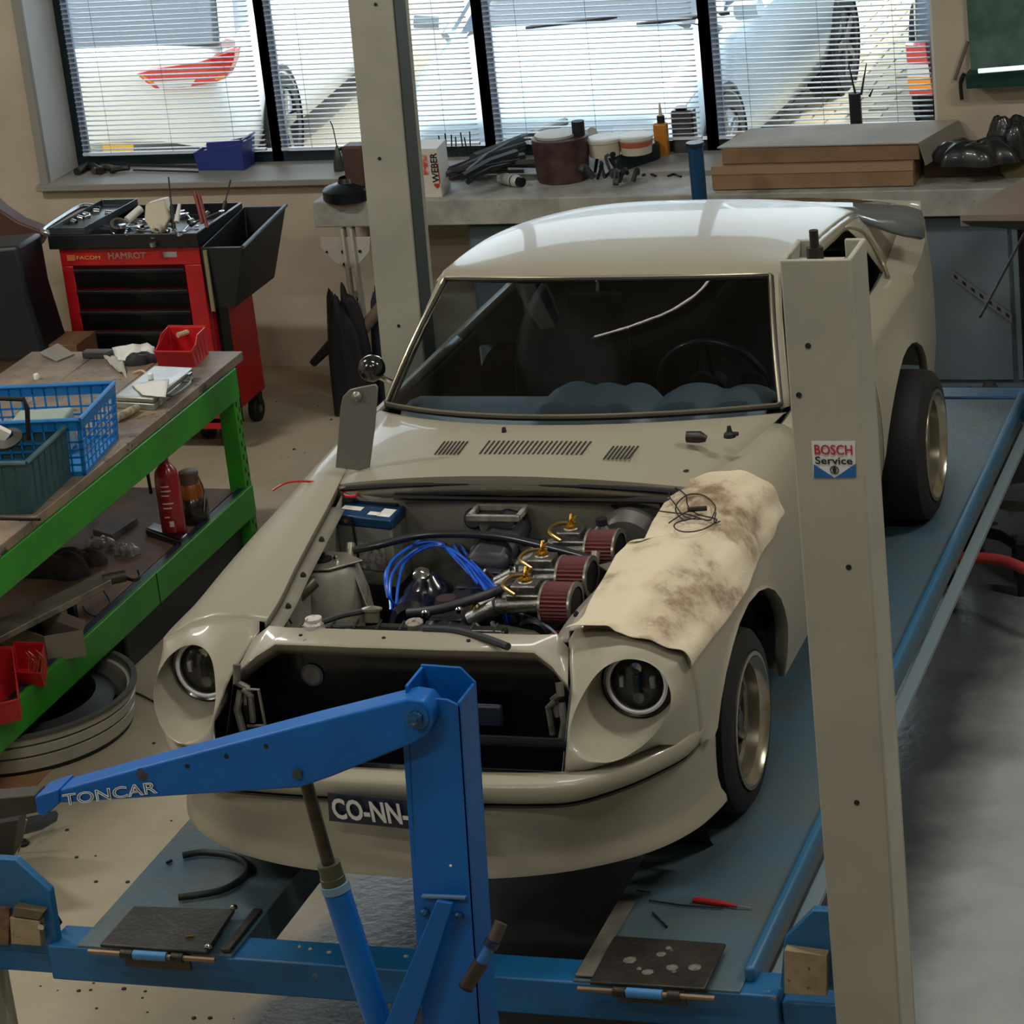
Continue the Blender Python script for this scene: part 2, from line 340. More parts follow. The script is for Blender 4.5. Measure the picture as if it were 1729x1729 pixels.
# hinged stop plates at the front of each runway
def flap(pts,zt,name='stop_plate'):
    p=[Z(a,c,RZ+zt) for a,c in pts]; n=Vector((0,0,-.012))
    o=build(MB().prism(p,n),name,steel,lift,bevel=.004); return o,p
fl,pf=flap([(168,1594),(348,1607),(397,1534),(226,1529)],.03)
fr,pr_=flap([(995,1657),(1190,1669),(1226,1592),(1037,1579)],.03)
for o,p in ((fl,pf),(fr,pr_)):
    a,b_=p[0],p[1]; y=min(a.y,b_.y)-.012; x0,x1=a.x-.03,b_.x+.03
    build(MB().cyl((x0,y,RZ+.012),(x1,y,RZ+.012),.008,n=10),'hinge_rod',mat('brass_rod','#8a7560',.4,.7),o)
    w=x1-x0
    build(MB().cyl((x0+w*.36,y,RZ+.012),(x0+w*.62,y,RZ+.012),.0135,n=12),'hinge_knuckle',mat('knuckle_blue','#4384bb',.4),o)
    for q in (.26,.66): build(MB().cyl((x0+w*q,y,RZ+.012),(x0+w*(q+.09),y,RZ+.012),.0135,n=12),'hinge_knuckle',steel,o)
    build(MB().box((x0+w*.48,BY-.004,RZ-.028),(w*.52,.01,.05)),'hinge_tab',mat('tab_brown','#4c4437',.55,.3),o,bevel=.002)
for px,py in ((395,1534),(352,1600)): build(MB().lathe(Z(px,py,RZ+.03),(0,0,1),[(.012,0),(.012,.006),(.006,.011),(0,.012)],6),'corner_bolt',chrome,fl)
build(MB().box(Z(320,1581,RZ+.033),(.022,.006,.004),.4),'brass_scrap',gold,fl)
random.seed(5)
for k in range(9):
    q=Z(random.uniform(1060,1180),random.uniform(1600,1645),RZ+.031)
    build(MB().lathe(q,(0,0,1),[(random.uniform(.006,.02),0),(.004,.004),(0,.004)],7),'grit_patch',mat('grit','#57544a',.7,.1,col2='#7d786a',vs=60),fr)
b=MB(); b.box((RX[0]+.03,6.75,RZ+.007),(.05,.42,.004)); build(b,'bare_strip',mat('bare_steel','#8a8478',.45,.5,col2='#6a665c',vs=12),rr)
build(MB().box((LX[1]-.022,6.66,RZ+.008),(.028,.24,.012)),'side_strip',steel,rl,bevel=.003)
# posts
PW=.17
def post(x,y,ztop,z0=0,holes=(),PW=.165,lean=0):
    b=MB(); t=.012; D=.18
    b.box((x,y+t/2,(z0+ztop)/2),(PW,t,ztop-z0)); b.box((x-PW/2+t/2,y+D/2,(z0+ztop)/2),(t,D-2*t,ztop-z0)); b.box((x+PW/2-t/2,y+D/2,(z0+ztop)/2),(t,D-2*t,ztop-z0))
    b.box((x-PW/2+.025,y+D-t/2,(z0+ztop)/2),(.05,t,ztop-z0)); b.box((x+PW/2-.025,y+D-t/2,(z0+ztop)/2),(.05,t,ztop-z0))
    b.v=[(p[0]+(p[2]-1.6)*lean,p[1],p[2]) for p in b.v]
    o=build(b,'post',postm,lift,bevel=.004)
    if z0==0: build(MB().box((x,y+D/2,.008),(.34,.34,.016)),'base_plate',postm,o,bevel=.003)
    for hz,hx in holes: build(MB().cyl((x+hx,y-.002,hz),(x+hx,y+.004,hz),.007,n=12),'bolt_hole',black,o)
    return o
P1=post(-1.520,6.33,2.655,0,[(1.28,.01),(1.9,.03),(2.33,-.06),(2.45,-.03)])
build(MB().cyl((-1.54,6.42,1.9),(-1.54,6.42,2.70),.011,n=10),'suspension_rod',steel,P1)
build(MB().lathe((-1.54,6.42,2.63),(0,0,1),[(0,0),(.02,0),(.02,.03),(0,.03)],6),'rod_nut',steel,P1)
build(MB().box((-1.54,6.42,2.615),(.12,.10,.012)),'rod_bridge',postm,P1,bevel=.002)
P2=post(-4.182,10.4,3.9,0,[(1.9,-.01),(1.22,-.015),(2.5,.05)],.18,.030)
build(MB().prism([(-4.182+.0905-1.6*.03,10.412,0),(-4.182+.0905+2.3*.03,10.412,3.9),(-4.182+.0905+2.3*.03,10.53,3.9),(-4.182+.0905-1.6*.03,10.53,0)],(.004,0,0)),'post_side_shade',mat('side_shade_grey','#39413f',.5),P2)  # dark sheet over the post's side face stands for its shade
P3=post(-1.53,10.9,2.62,0); P4=post(-4.23,6.47,.47,0)
build(MB().box((-4.23,6.46,.49),(.2,.02,.03)),'foot_cap',darkm,P4)
# carriages at both ends of the front beam
cream=mat('cream_plate','#99896a',.5,0,col2='#857655',vs=20,wear='#5a4b38',ws=30,wt=.62)
for side,pts in ((-1,[(-40,1600),(-40,1448),(26,1452),(84,1505),(98,1592),(84,1612)]),(1,[(1317,1668),(1324,1585),(1372,1537),(1470,1542),(1470,1676)])):
    p=[Y(a,c,BY+.02) for a,c in pts]
    cg=build(MB().prism(p,(0,.03,0)),'carriage_plate',blue,lift,bevel=.004)
    q=[(16,1549),(66,1556),(69,1598),(19,1594)] if side<0 else [(1324,1604),(1396,1614),(1396,1682),(1324,1678)]
    build(MB().prism([Y(a,c,BY-.01) for a,c in q],(0,.04,0)),'catch_plate',cream,cg,bevel=.002)
    if side<0:
        build(MB().prism([Y(a,c,BY-.01) for a,c in ((20,1547),(66,1554),(74,1540),(24,1531))],(0,.03,0)),'catch_lip',mat('lip_olive','#5a5138',.6),cg,bevel=.002)
        build(MB().prism([Y(a,c,BY+.005) for a,c in ((-30,1532),(16,1535),(14,1596),(-30,1590))],(0,.03,0)),'pulley_block',mat('rust_block','#4b382b',.6,.3,col2='#7a6246',vs=18),cg)
        build(MB().lathe(Y(71,1563,BY-.005),(0,-1,0),[(.010,0),(.010,.008),(0,.01)],8),'pin',chrome,cg)
        build(MB().prism([Y(a,c,BY+.09) for a,c in ((86,1530),(103,1560),(99,1566),(90,1560))],(0,.01,0)),'latch_finger',darkm,cg)
# sticker on the near post
st=P1; yy=6.33-.0012
def yq(a,c): return Y(a,c,yy)
build(MB().prism([yq(1370,745),yq(1444,745),yq(1445,806),yq(1374,807)],(0,.001,0)),'sticker',mat('sticker_white','#cfd2cf',.5),st,smooth=False)
stb=mat('sticker_blue','#1c5f9e',.5)
for tri in ([(1374,784),(1374,807),(1409,807)],[(1445,783),(1445,806),(1409,807)]): build(MB().prism([Y(a,c,yy-.0012) for a,c in tri],(0,.001,0)),'sticker_corner',stb,st,smooth=False)
a=yq(1376,767); lettering('lettering','BOSCH',mat('sticker_red','#a8253c',.5),st,(a.x,yy-.002,a.z),(1,0,-.005),(0,0,1),yq(1440,767).x-a.x,.025,bold=.02)
a=yq(1377,783); lettering('lettering','Service',mat('sticker_black','#202024',.5),st,(a.x,yy-.002,a.z),(1,0,-.005),(0,0,1),yq(1440,783).x-a.x,.019,bold=.02)
c0=yq(1409,793)
tt=MB().tube([c0+Vector((.0095*math.cos(t),-.002,.0095*math.sin(t))) for t in [2*math.pi*k/20 for k in range(21)]],.0011,6)
tt.box(c0+Vector((0,-.002,0)),(.003,.001,.017)); tt.box(c0+Vector((-.0035,-.002,0)),(.0015,.001,.012)); tt.box(c0+Vector((.0035,-.002,0)),(.0015,.001,.012)); tt.box(c0+Vector((0,-.002,0)),(.008,.001,.002))
build(tt,'emblem',mat('sticker_black','#202024',.5),st)
# things lying on the runways
hz=RZ+.012
hose=smooth_path([Z(308,1444,hz),Z(345,1439,hz),Z(395,1446,hz),Z(418,1462,hz),Z(410,1482,hz),Z(370,1504,hz),Z(301,1515,hz)])
solo(MB().tube(hose,.0105,10),'rubber_hose',mat('hose_green_black','#16211f',.55),'short black rubber hose bent into a hook on the left runway','hose')
solo(MB().tube([Z(281,1457,RZ+.006),Z(290,1453,RZ+.006)],.005,6),'rubber_stub',black,'tiny black rubber stub left of the bent hose on the left runway','rubber piece')
t=thing('screwdriver',Z(1200,1523,RZ),'thin screwdriver with a red handle lying across the right runway','screwdriver')
build(MB().tube([Z(1170,1519,RZ+.009),Z(1180,1520,RZ+.009),Z(1215,1525,RZ+.009),Z(1245,1530,RZ+.009)],[.006,.0085,.008,.004],10),'handle',mat('handle_red','#a81a1e',.35),t)
build(MB().tube([Z(1245,1530,RZ+.009),Z(1268,1533,RZ+.006)],.0025,6),'shaft',chrome,t)
solo(MB().tube([Z(1096,1520,RZ+.006),Z(1150,1528,RZ+.006),Z(1221,1533,RZ+.006)],.003,6),'black_rod',black,'thin black rod lying just below the red screwdriver','rod')
solo(MB().tube([Z(1102,1541,RZ+.005),Z(1126,1565,RZ+.005)],.003,6),'cable_tie',black,'short black cable tie lying above the right stop plate','cable tie')
solo(MB().tube([Z(1075,1504,RZ+.005),Z(1098,1507,RZ+.005)],.003,6),'steel_pin',chrome,'short steel pin near the inner edge of the right runway','pin')
# ================================================================== WORKSHOP CRANE
CY=5.80
cr_=thing('engine_crane',(Y(735,1500,CY).x,CY+.05,0),'blue workshop crane with lettered boom standing in front of the coupe','crane')
def cp(pts,y=CY): return [Y(a,c,y) for a,c in pts]
mb=Y(713,1729,CY); mb2=Y(812,1729,CY)
top=cp([(680,1256),(684,1163),(752,1168),(777,1186),(781,1256)])
low=[Vector((mb2.x+.03,CY,.10)),Vector((mb.x+.03,CY,.10))]
# channel-shaped mast: front face plate and two sides
poly=[top[0],top[1]+Vector((0,0,-.02)),top[2]+Vector((0,0,-.02)),top[3]+Vector((0,0,-.01)),mb2,low[0],low[1],mb]
mast=build(MB().prism(poly,(0,.008,0)),'mast',crane_blue,cr_,bevel=.002)
sd=MB(); sd.prism([top[1]+Vector((0,0,.008)),top[1]+Vector((.008,0,.008)),mb+Vector((.008,0,0)),low[1]+Vector((.008,0,0)),low[1],mb],(0,.11,0))
sd.prism([top[3]+Vector((-.008,0,0)),top[3],mb2,low[0],low[0]+Vector((-.008,0,0)),mb2+Vector((-.008,0,0))],(0,.11,0))
build(sd,'mast_side',crane_blue,mast,bevel=.002)
sd=MB(); sd.prism([top[1]+Vector((0,.11,.012)),top[2]+Vector((0,.11,.012)),top[3]+Vector((0,.11,0)),mb2+Vector((0,.11,0)),low[0]+Vector((0,.11,0)),low[1]+Vector((0,.11,0)),mb+Vector((0,.11,0))],(0,.008,0))
build(sd,'mast_back',crane_blue,mast,bevel=.002)
# boom: rectangular tube that tapers to the left
bt=[(52,1334),(100,1313),(245,1276),(520,1207),(688,1163)]; bf=[(62,1345),(110,1332),(250,1293),(520,1222),(662,1182)]
face=[(98,1335),(250,1293),(520,1222),(690,1180),(716,1184),(729,1200),(731,1220),(722,1240),(704,1253),(560,1312),(505,1331),(99,1357)]
fc=cp(face,CY-.045)
boom=build(MB().prism(fc,(0,.075,0)),'boom',crane_blue,cr_,bevel=.006,seg=3)
col_=cp([(58,1346),(98,1333),(99,1358),(74,1380),(62,1374)],CY-.052)
build(MB().prism(col_,(0,.09,0)),'boom_collar',crane_blue,boom,bevel=.004)
ext=cp([(-80,1355),(58,1343),(64,1372),(-80,1398)],CY-.035)
build(MB().prism(ext,(0,.06,0)),'inner_boom',mat('inner_boom_grey','#37332e',.6,.2),boom,bevel=.003)
for (a,c) in ((316,1294),(382,1277),(449,1260)): q=Y(a,c,CY-.046); build(MB().cyl(q,q+Vector((0,.004,0)),.0062,n=14),'pin_hole',black,boom)
q=Y(240,1310,CY-.047); build(MB().lathe(q,(0,1,0),[(0,0),(.012,.001),(.02,.003)],14),'bare_spot',mat('oil_spot','#4a3a34',.7,col2='#22405e',vs=60),boom)
q=Y(704,1210,CY-.045); build(MB().lathe(q,(0,-1,0),[(.030,-.001),(.030,.005),(.018,.006)],22),'pivot_washer',mat('washer_blue','#145896',.4),boom)
build(MB().lathe(q+Vector((0,-.005,0)),(0,-1,0),[(.019,0),(.019,.014),(.010,.016),(.010,.024),(0,.026)],6),'pivot_bolt',mat('bolt_blue','#23527e',.35,.4,wear='#8b8478',ws=40,wt=.6),boom,smooth=False)
q=Y(503,1305,CY-.045); build(MB().lathe(q,(0,-1,0),[(.014,-.001),(.014,.008),(0,.010)],6),'ram_bolt',mat('bolt_rust','#3f4a4a',.5,.4),boom,smooth=False)
a=Y(108,1361,CY-.047); a2=Y(268,1339,CY-.047)
tm=mat('letter_white','#c9ced0',.5)
lettering('lettering','TONCAR',mat('letter_navy','#12204a',.5),boom,a,a2-a,(-.0,0,1),(a2-a).length,.031,.0005,bold=.02)
lettering('lettering_outline','TONCAR',tm,boom,a,a2-a,(-.0,0,1),(a2-a).length,.032,.0012,outline=.03)
# ram
A=Y(518,1325,CY+.02); B=Y(558,1470,CY+.02); d=(B-A).normalized()
ram=build(MB().cyl(A-d*.06,B,.0165,n=18),'ram_rod',mat('ram_grey','#4a453b',.35,.7,col2='#38342d',vs=20),cr_)
build(MB().lathe(B-d*.02,d,[(.012,0),(.029,.0),(.029,.035),(.031,.036),(.031,.066),(.012,.066)],20),'ram_gland',mat('gland_olive','#4a4a3c',.45,.4),ram)
Bb=Y(640,1729,CY+.02); db=(Bb-B); L=db.length
build(MB().cyl(B+db*.10,B+db*1.9,.0335,n=24),'ram_cylinder',crane_blue,ram)
build(MB().lathe(B+db*.08,db,[(.028,0),(.035,.001),(.036,.02)],24),'cylinder_lip',mat('lip_pale','#5f7f98',.5),ram)
# brace and small plate on the mast
br=cp([(737,1521),(764,1526),(700,1729),(650,1729)],CY-.05)
build(MB().prism([br[0],br[1],br[1]+(br[2]-br[1])*1.7,br[0]+(br[3]-br[0])*1.7],(0,.012,0)),'brace',crane_blue,cr_,bevel=.003)
build(MB().prism(cp([(711,1513),(785,1516),(785,1519),(711,1516)],CY-.012),(0,.012,0)),'weld_lip',mat('lip_pale','#5f7f98',.5),mast)
for (a,c) in ((718,1539),(776,1545)): build(MB().lathe(Y(a,c,CY),(0,-1,0),[(.011,0),(.011,.007),(.005,.012),(0,.013)],6),'plate_bolt',mat('bolt_blue','#23527e',.35,.4),mast,smooth=False)
q=Y(761,1462,CY); build(MB().lathe(q,(0,-1,0),[(.004,0),(.002,.002),(0,.002)],8),'chip',white,mast)
# pump handle
h0=Y(786,1668,CY-.12); h1=Y(812,1625,CY-.10); h2=Y(833,1588,CY-.08); h3=Y(846,1558,CY-.06)
pu=build(MB().tube([h0,h1],[.017,.0185],16),'pump_grip',mat('grip_brown','#3a322c',.45,.3),cr_)
build(MB().tube([h0-(h1-h0)*.01,h0+(h1-h0)*.03],.019,16),'grip_ring',darkm,pu)
build(MB().tube([h1,h2],.013,14),'pump_tube',mat('pump_blue','#2a62a0',.35),pu)
build(MB().tube([lerp(h1,h2,.72),lerp(h1,h2,.98)],.0185,14),'pump_collar',mat('collar_navy','#0c2140',.4),pu)
build(MB().tube([h2,h3],.0165,14),'pump_socket',mat('socket_brown','#494038',.5,.3),pu)
build(MB().tube([h2,Y(800,1640,CY+.05)],.010,8),'pump_arm',crane_blue,pu)
# hidden-below-frame feet of the crane
for yy_ in (CY-.15,CY+.27):
    build(MB().box((cr_.location.x-.55,yy_,.075),(1.3,.07,.07)),'leg',crane_blue,cr_,bevel=.004)
build(MB().box((cr_.location.x+.02,CY+.06,.075),(.12,.36,.08)),'base_beam',crane_blue,cr_,bevel=.004)
for xx in (-1.15,.05):
    for yy_ in (CY-.15,CY+.27): build(MB().cyl((cr_.location.x+xx,yy_-.015,.02),(cr_.location.x+xx,yy_+.015,.02),.02,n=14),'wheel',black,cr_)
# ================================================================== THE COUPE
XC=-2.92
car=thing('car',(XC,8.75,RZ),'greige classic two-door coupe without bonnet standing on the blue lift','car')
def c(w,y,z): return Vector((XC+w,y,z))
def W_(p): return (p.x-XC,p.y,p.z)
INW=[(6.9,.462),(7.05,.455),(7.2,.460),(7.44,.497),(7.9,.566),(8.1,.60),(8.6,.665)]
INZ=[(7.0,1.375),(7.2,1.400),(7.44,1.418),(7.9,1.44),(8.3,1.455),(8.6,1.452)]
AC,AY,AZ_=7.62,.47,.365                           # front wheel arch
RC,RYr,RZr=9.98,.43,.37
def archz(y,cy,ry,rz):
    t=(y-cy)/ry
    return .886+rz*math.sqrt(1-t*t) if abs(t)<1 else None
def side_w(y,z):
    w=.806
    w-=max(0,(z-1.22))*.10+max(0,1.0-z)*.10
    w+=.018*math.exp(-((y-7.62)/.42)**2)*math.exp(-((z-1.12)/.2)**2)
    w+=.085*math.exp(-((y-9.98)/.36)**2)*math.exp(-((z-1.05)/.23)**2)
    if y>10.4: w-=.08*((y-10.4)/.7)**2
    if y<7.2: w-=.10*((7.2-y)/.5)**2
    return w
def fsec(y,zb=None):
    wi=cr(INW,y); zi=cr(INZ,y); d=side_w(y,1.3)-.012-wi
    if y>8.3: zi2=zi
    P=[(wi,zi-.022),(wi,zi),(wi+.25*d,zi+.010),(wi+.5*d,zi+.006),(wi+.72*d,zi-.014),(wi+.88*d,zi-.045),(side_w(y,1.31)-.008,1.325),(side_w(y,1.27),1.265)]
    az=archz(y,AC,AY,AZ_); zb=zb if zb is not None else (max(.80 if y>7.7 else 1.04,az) if az else (.80 if y>7.7 else 1.05))
    n=6
    for k in range(1,n+1):
        z=lerp(1.265,zb,k/n); P.append((side_w(y,z)+(.010 if az and k==n else 0),z))
    if az: P.append((side_w(y,zb)-.03,zb-.002))
    else: P.append((side_w(y,zb)-.02,zb-.002))
    return P
ys=[7.08,7.12,7.15,7.155,7.17,7.2,7.25,7.32,7.4,7.5,7.62,7.74,7.84,7.92,7.99,8.04,8.07,8.085,8.09,8.11,8.2,8.35,8.5,8.585]
for s in (-1,1):
    G=[[c(s*w,y,z) for w,z in fsec(y)] for y in ys]
    f=build(MB().grid(G),'front_fender',paint,car,solid=.004,ang=50)
    # raised inner flange that the bonnet closes on
    fl_=[c(s*(cr(INW,y)-.012),y,cr(INZ,y)-.024) for y in [7.06+.05*k for k in range(18)]]
    g=[[p,p+Vector((s*.014,0,.002)),p+Vector((s*.014,0,.018))] for p in fl_]
    build(MB().grid([[p+Vector((-s*.03,0,-.006)),p,p+Vector((s*.016,0,.0))] for p in fl_]),'bonnet_gutter',paint_in,f,solid=.003)
    for k in (3,7,12): build(MB().lathe(fl_[k]+Vector((-s*.012,0,-.003)),(0,0,1),[(.009,0),(.009,.006),(.004,.014),(0,.014)],8),'rubber_stop',black,f)
# ---- nose cones with the headlamp scoops
HC=(.650,7.06,1.25)
pt=Z(1068,1112,1.36); pb=Z(1023,1289,1.135); ps=X(1134,1169,XC+.765)
pn=Vector((0,1.05,1)).cross(Vector((.26,.13,0))).normalized(); pt=pb
Apx=[(1068,1112),(1095,1118),(1120,1137),(1134,1169),(1132,1200),(1113,1232),(1085,1260),(1052,1281),(1023,1289),(992,1285),(974,1273),(962,1255),(962,1230),(970,1200),(988,1166),(1003,1142),(1020,1126),(1042,1115)]
A3=[W_(PL(a,b_,pt,pn)) for a,b_ in Apx]
def topsec(): 
    P=fsec(7.08)[1:-1]; return [(w,7.08 if i>2 else 7.08-.012*(3-i)*0,z) for i,(w,z) in enumerate(P)]
Bl=[(.518,6.745,1.118),(.518,6.80,1.21),(.505,6.905,1.285),(.480,6.985,1.335)]+topsec()+[(.797,7.06,1.108),(.73,6.962,1.108),(.66,6.878,1.108),(.575,6.772,1.112)]
def ringat(poly,th,cc):
    """point of closed 3D polyline at angle th seen from the front"""
    d=(math.cos(th),math.sin(th)); best=None
    for i in range(len(poly)):
        a=poly[i]; b=poly[(i+1)%len(poly)]
        ax,az=a[0]-cc[0],a[2]-cc[1]; bx,bz=b[0]-cc[0],b[2]-cc[1]
        ca=d[0]*az-d[1]*ax; cb=d[0]*bz-d[1]*bx
        if ca*cb<=0 and ca!=cb:
            t=ca/(ca-cb); px,pz=lerp(ax,bx,t),lerp(az,bz,t); r=px*d[0]+pz*d[1]
            if r>0 and (best is None or r>best[0]): best=(r,(cc[0]+px,lerp(a[1],b[1],t),cc[1]+pz))
    return best[1]
N=72; cc=(.655,1.235)
ths=[2*math.pi*k/N for k in range(N)]
RB=[ringat(Bl,t,cc) for t in ths]; RA=[ringat(A3,t,cc) for t in ths]
# smooth the opening outline
for _ in range(3): RA=[tuple((RA[i-1][k]+2*RA[i][k]+RA[(i+1)%N][k])/4 for k in range(3)) for i in range(N)]
RC_=[(HC[0]+.100*math.cos(t),HC[1]-.004-.03*math.sin(t)*.35,HC[2]+.100*math.sin(t)) for t in ths]
def mixr(a,b,t,dy=0): return [(lerp(p[0],q[0],t),lerp(p[1],q[1],t)+dy,lerp(p[2],q[2],t)) for p,q in zip(a,b)]
for s in (-1,1):
    R1=mixr(RA,RB,.5,-.008)
    # push the outer-side midpoints outwards so that the nose is rounded
    lipi=[(p[0],p[1]+.010,p[2]) for p in mixr(RA,RC_,.04)]
    rings=[RB,mixr(RA,RB,.75,-.005),R1,mixr(RA,RB,.22,-.005),mixr(RA,RB,.06,-.002),RA,lipi,mixr(RA,RC_,.25,.035),mixr(RA,RC_,.55,.038),mixr(RA,RC_,.8,.022),RC_]
    G=[[c(s*p[0],p[1],p[2]) for p in r] for r in rings]
    nose=build(MB().grid(G,cl=True),'headlamp_scoop',paint,car,solid=.004,ang=60)
    hp=c(s*HC[0],HC[1]-.015,HC[2]); ax=Vector((0,-1,.10)).normalized()
    hl=build(MB().lathe(hp,ax,[(.0,-.03),(.08,-.03),(.086,-.004),(.072,.0)],40),'headlamp',black,car)
    build(MB().lathe(hp,ax,[(.090,-.03),(.101,-.012),(.101,.002),(.095,.010),(.089,.006),(.088,-.01)],48),'bezel',blackg,hl)
    build(MB().lathe(hp+ax*.004,ax,[(.0885,-.006),(.0885,.004),(.082,.007),(.0755,.002),(.0755,-.008)],48),'halo_ring',mat('halo_white','#dfe1de',.35),hl)
    build(MB().lathe(hp,ax,[(0,-.022),(.05,-.020),(.078,-.006)],40),'reflector',mat('reflector','#565654',.25,.8),hl)
    for q in (-1,1): build(MB().box(hp+ax*.001+Vector((q*.044,0,.004)),(.016,.018,.034)),'lamp_cell',mat('lamp_cell','#d9dad6',.2,.3),hl,bevel=.004)
    build(MB().lathe(hp+ax*-.006+Vector((0,0,.045)),ax,[(0,.012),(.016,.008),(.02,-.008)],16),'lamp_eye',chrome,hl)
    build(MB().lathe(hp+ax*-.006+Vector((0,0,-.045)),ax,[(0,.012),(.016,.008),(.02,-.008)],16),'lamp_eye',alum,hl)
    build(MB().box(hp+ax*.0,(.022,.02,.05)),'lamp_bridge',darkm,hl,bevel=.004)
    gl=[(0,.026),(.03,.024),(.055,.019),(.075,.009),(.080,.003)]
    build(MB().lathe(hp,ax,gl,40),'lens',glass('lamp_glass',(.93,.94,.93),.5),hl)
# ---- front panel over the grille opening
fp=[(0,6.915,1.392),(.13,6.918,1.390),(.26,6.935,1.384),(.385,6.975,1.366),(.44,6.955,1.335),(.492,6.915,1.296)]
bp=[(0,7.02,1.396),(.13,7.02,1.396),(.26,7.025,1.394),(.36,7.03,1.391),(.43,7.05,1.386),(.470,7.02,1.36)]
fp=[(-w,y,z) for w,y,z in fp[:0:-1]]+fp; bp=[(-w,y,z) for w,y,z in bp[:0:-1]]+bp
G=[[c(p[0],p[1]+.03,p[2]-.045) for p in fp],[c(p[0],p[1]+.008,p[2]-.022) for p in fp],[c(p[0],p[1],p[2]-.004) for p in fp],[c(p[0],p[1]+.006,p[2]+.002) for p in fp],[c(*p) for p in bp],[c(p[0],p[1]+.006,p[2]-.02) for p in bp]]
panel=build(MB().grid(G),'front_panel',paint,car,solid=.003,ang=55)
for w in (-.30,-.05,.2): build(MB().lathe(c(w,6.97,1.394),(0,0,1),[(.006,0),(.006,.003),(0,.005)],8),'panel_screw',darkm,panel)
# ---- dark mouth of the nose, with intake panel and radiator
mb=MB()
mb.add([c(-.50,7.05,.95),c(.50,7.05,.95),c(.50,7.05,1.35),c(-.50,7.05,1.35),c(-.5,6.78,1.10),c(.5,6.78,1.10),c(.5,6.93,1.30),c(-.5,6.93,1.30)],[(0,1,2,3),(0,4,5,1),(0,3,7,4),(1,5,6,2)])
mouth=build(mb,'intake_panel',mat('intake_black','#080b14',.3,coat=.3),car,smooth=False,solid=.003)
build(MB().lathe(c(-.315,7.045,1.24),(0,-1,0),[(.034,0),(.034,.004),(.026,.006)],24),'intake_grommet',mat('grommet_grey','#4b5054',.5),mouth)
build(MB().lathe(c(-.315,7.04,1.24),(0,-1,0),[(.0,0),(.026,0.001)],24),'intake_hole',mat('hole_grey','#6a6a60',.6),mouth)
for k in range(4): build(MB().box(c(.12,6.86-.03*k,1.135+.022*k),(.8,.012,.006)),'grille_bar',mat('bar_grey','#1a2328',.35,.4),mouth)
build(MB().box(c(.17,6.99,1.16),(.20,.02,.07)),'tow_bracket',mat('bracket_bluegrey','#2c3444',.4,.4),mouth,bevel=.01)
for s,k in ((-1,1),(1,.8)):
    q=c(s*.475,6.90,1.23); mm=MB()
    mm.tube([q+Vector((0,0,.10*k)),q+Vector((s*.004,-.01,.05)),q+Vector((-s*.02,0,.03)),q+Vector((-s*.012,.0,-.02))],.012,8)
    mm.tube([q+Vector((-s*.012,-.01,.03)),q+Vector((-s*.035,-.012,.01)),q+Vector((-s*.03,-.012,-.07))],.009,8)
    mm.tube([q+Vector((0,.0,.02)),q+Vector((s*.01,-.02,-.03)),q+Vector((-s*.003,-.03,-.09))],.011,8)
    br=build(mm,'bonnet_hinge',mat('hinge_dirty','#77736a',.5,.4,col2='#4a4842',vs=30),car)
    if s<0:
        build(MB().tube([q+Vector((.015,-.01,.03)),q+Vector((.06,-.01,.03)),q+Vector((.065,-.01,-.08)),q+Vector((.01,-.01,-.085))],.005,6),'hinge_loop',mat('hinge_light','#8b8980',.4,.5),br)
        build(MB().box(q+Vector((.02,-.0,-.03)),(.03,.02,.09)),'hinge_plate',darkm,br)
# ---- bumper beam, gap and air dam
bpath=[(0,6.660),(.15,6.660),(.30,6.665),(.45,6.678),(.56,6.708),(.67,6.812),(.745,6.922),(.792,7.02),(.808,7.13)]
bpath=[(-w,y) for w,y in bpath[:0:-1]]+bpath
bs=smooth_path([(w,y,0) for w,y in bpath],5)
def prof_along(path,prof):
    G=[]
    for i,p in enumerate(path):
        t=(path[min(i+1,len(path)-1)]-path[max(i-1,0)]).normalized(); n=Vector((-t.y,t.x,0))  # inward
        G.append([c(p.x+n.x*d,p.y+n.y*d,z-.010*(abs(p.x)/.8)**2*0) for d,z in prof])
    return G
bumper=build(MB().grid(prof_along(bs,[(.07,1.112),(.045,1.114),(.012,1.108),(.0,1.098),(-.002,1.08),(.002,1.058),(.012,1.047),(.04,1.045)])),'bumper_beam',paint,car,solid=.003,ang=50)
build(MB().grid(prof_along(bs,[(.030,1.047),(.030,1.03)])),'bumper_gap',black,car,solid=.003)
build(MB().grid(prof_along(bs,[(.026,1.040),(.019,1.037),(.019,1.030),(.026,1.028)])),'rubber_trim',mat('trim_black','#1f2120',.35),bumper,solid=.002)
dam=[]
def sym(L): return smooth_path([(-w,y,0) for w,y in L[:0:-1]]+[(w,y,0) for w,y in L],4)
dt=sym([(0,6.688),(.25,6.692),(.48,6.730),(.635,6.835),(.72,6.945),(.768,7.05),(.792,7.14),(.806,7.22)])
dp=sym([(0,6.695),(.25,6.71),(.45,6.765),(.60,6.85),(.70,6.945),(.765,7.06),(.795,7.17),(.806,7.24)])
G=[]
for i,p in enumerate(dp):
    t=(dp[min(i+1,len(dp)-1)]-dp[max(i-1,0)]).normalized(); n=Vector((-t.y,t.x,0)); row=[]
    for u,z,d in ((0,1.035,.04),(0,1.030,.003),(.02,1.012,-.001),(.3,.95,.004),(.65,.88,.006),(.86,.845,.0),(.95,.825,-.013),(1,.806,-.015),(1,.80,-.003),(1,.80,.05)):
        q=lerp(dt[i],p,u); row.append(c(q.x+n.x*d,q.y+n.y*d,z))
    G.append(row)
build(MB().grid(G),'air_dam',paint,car,solid=.003,ang=50)
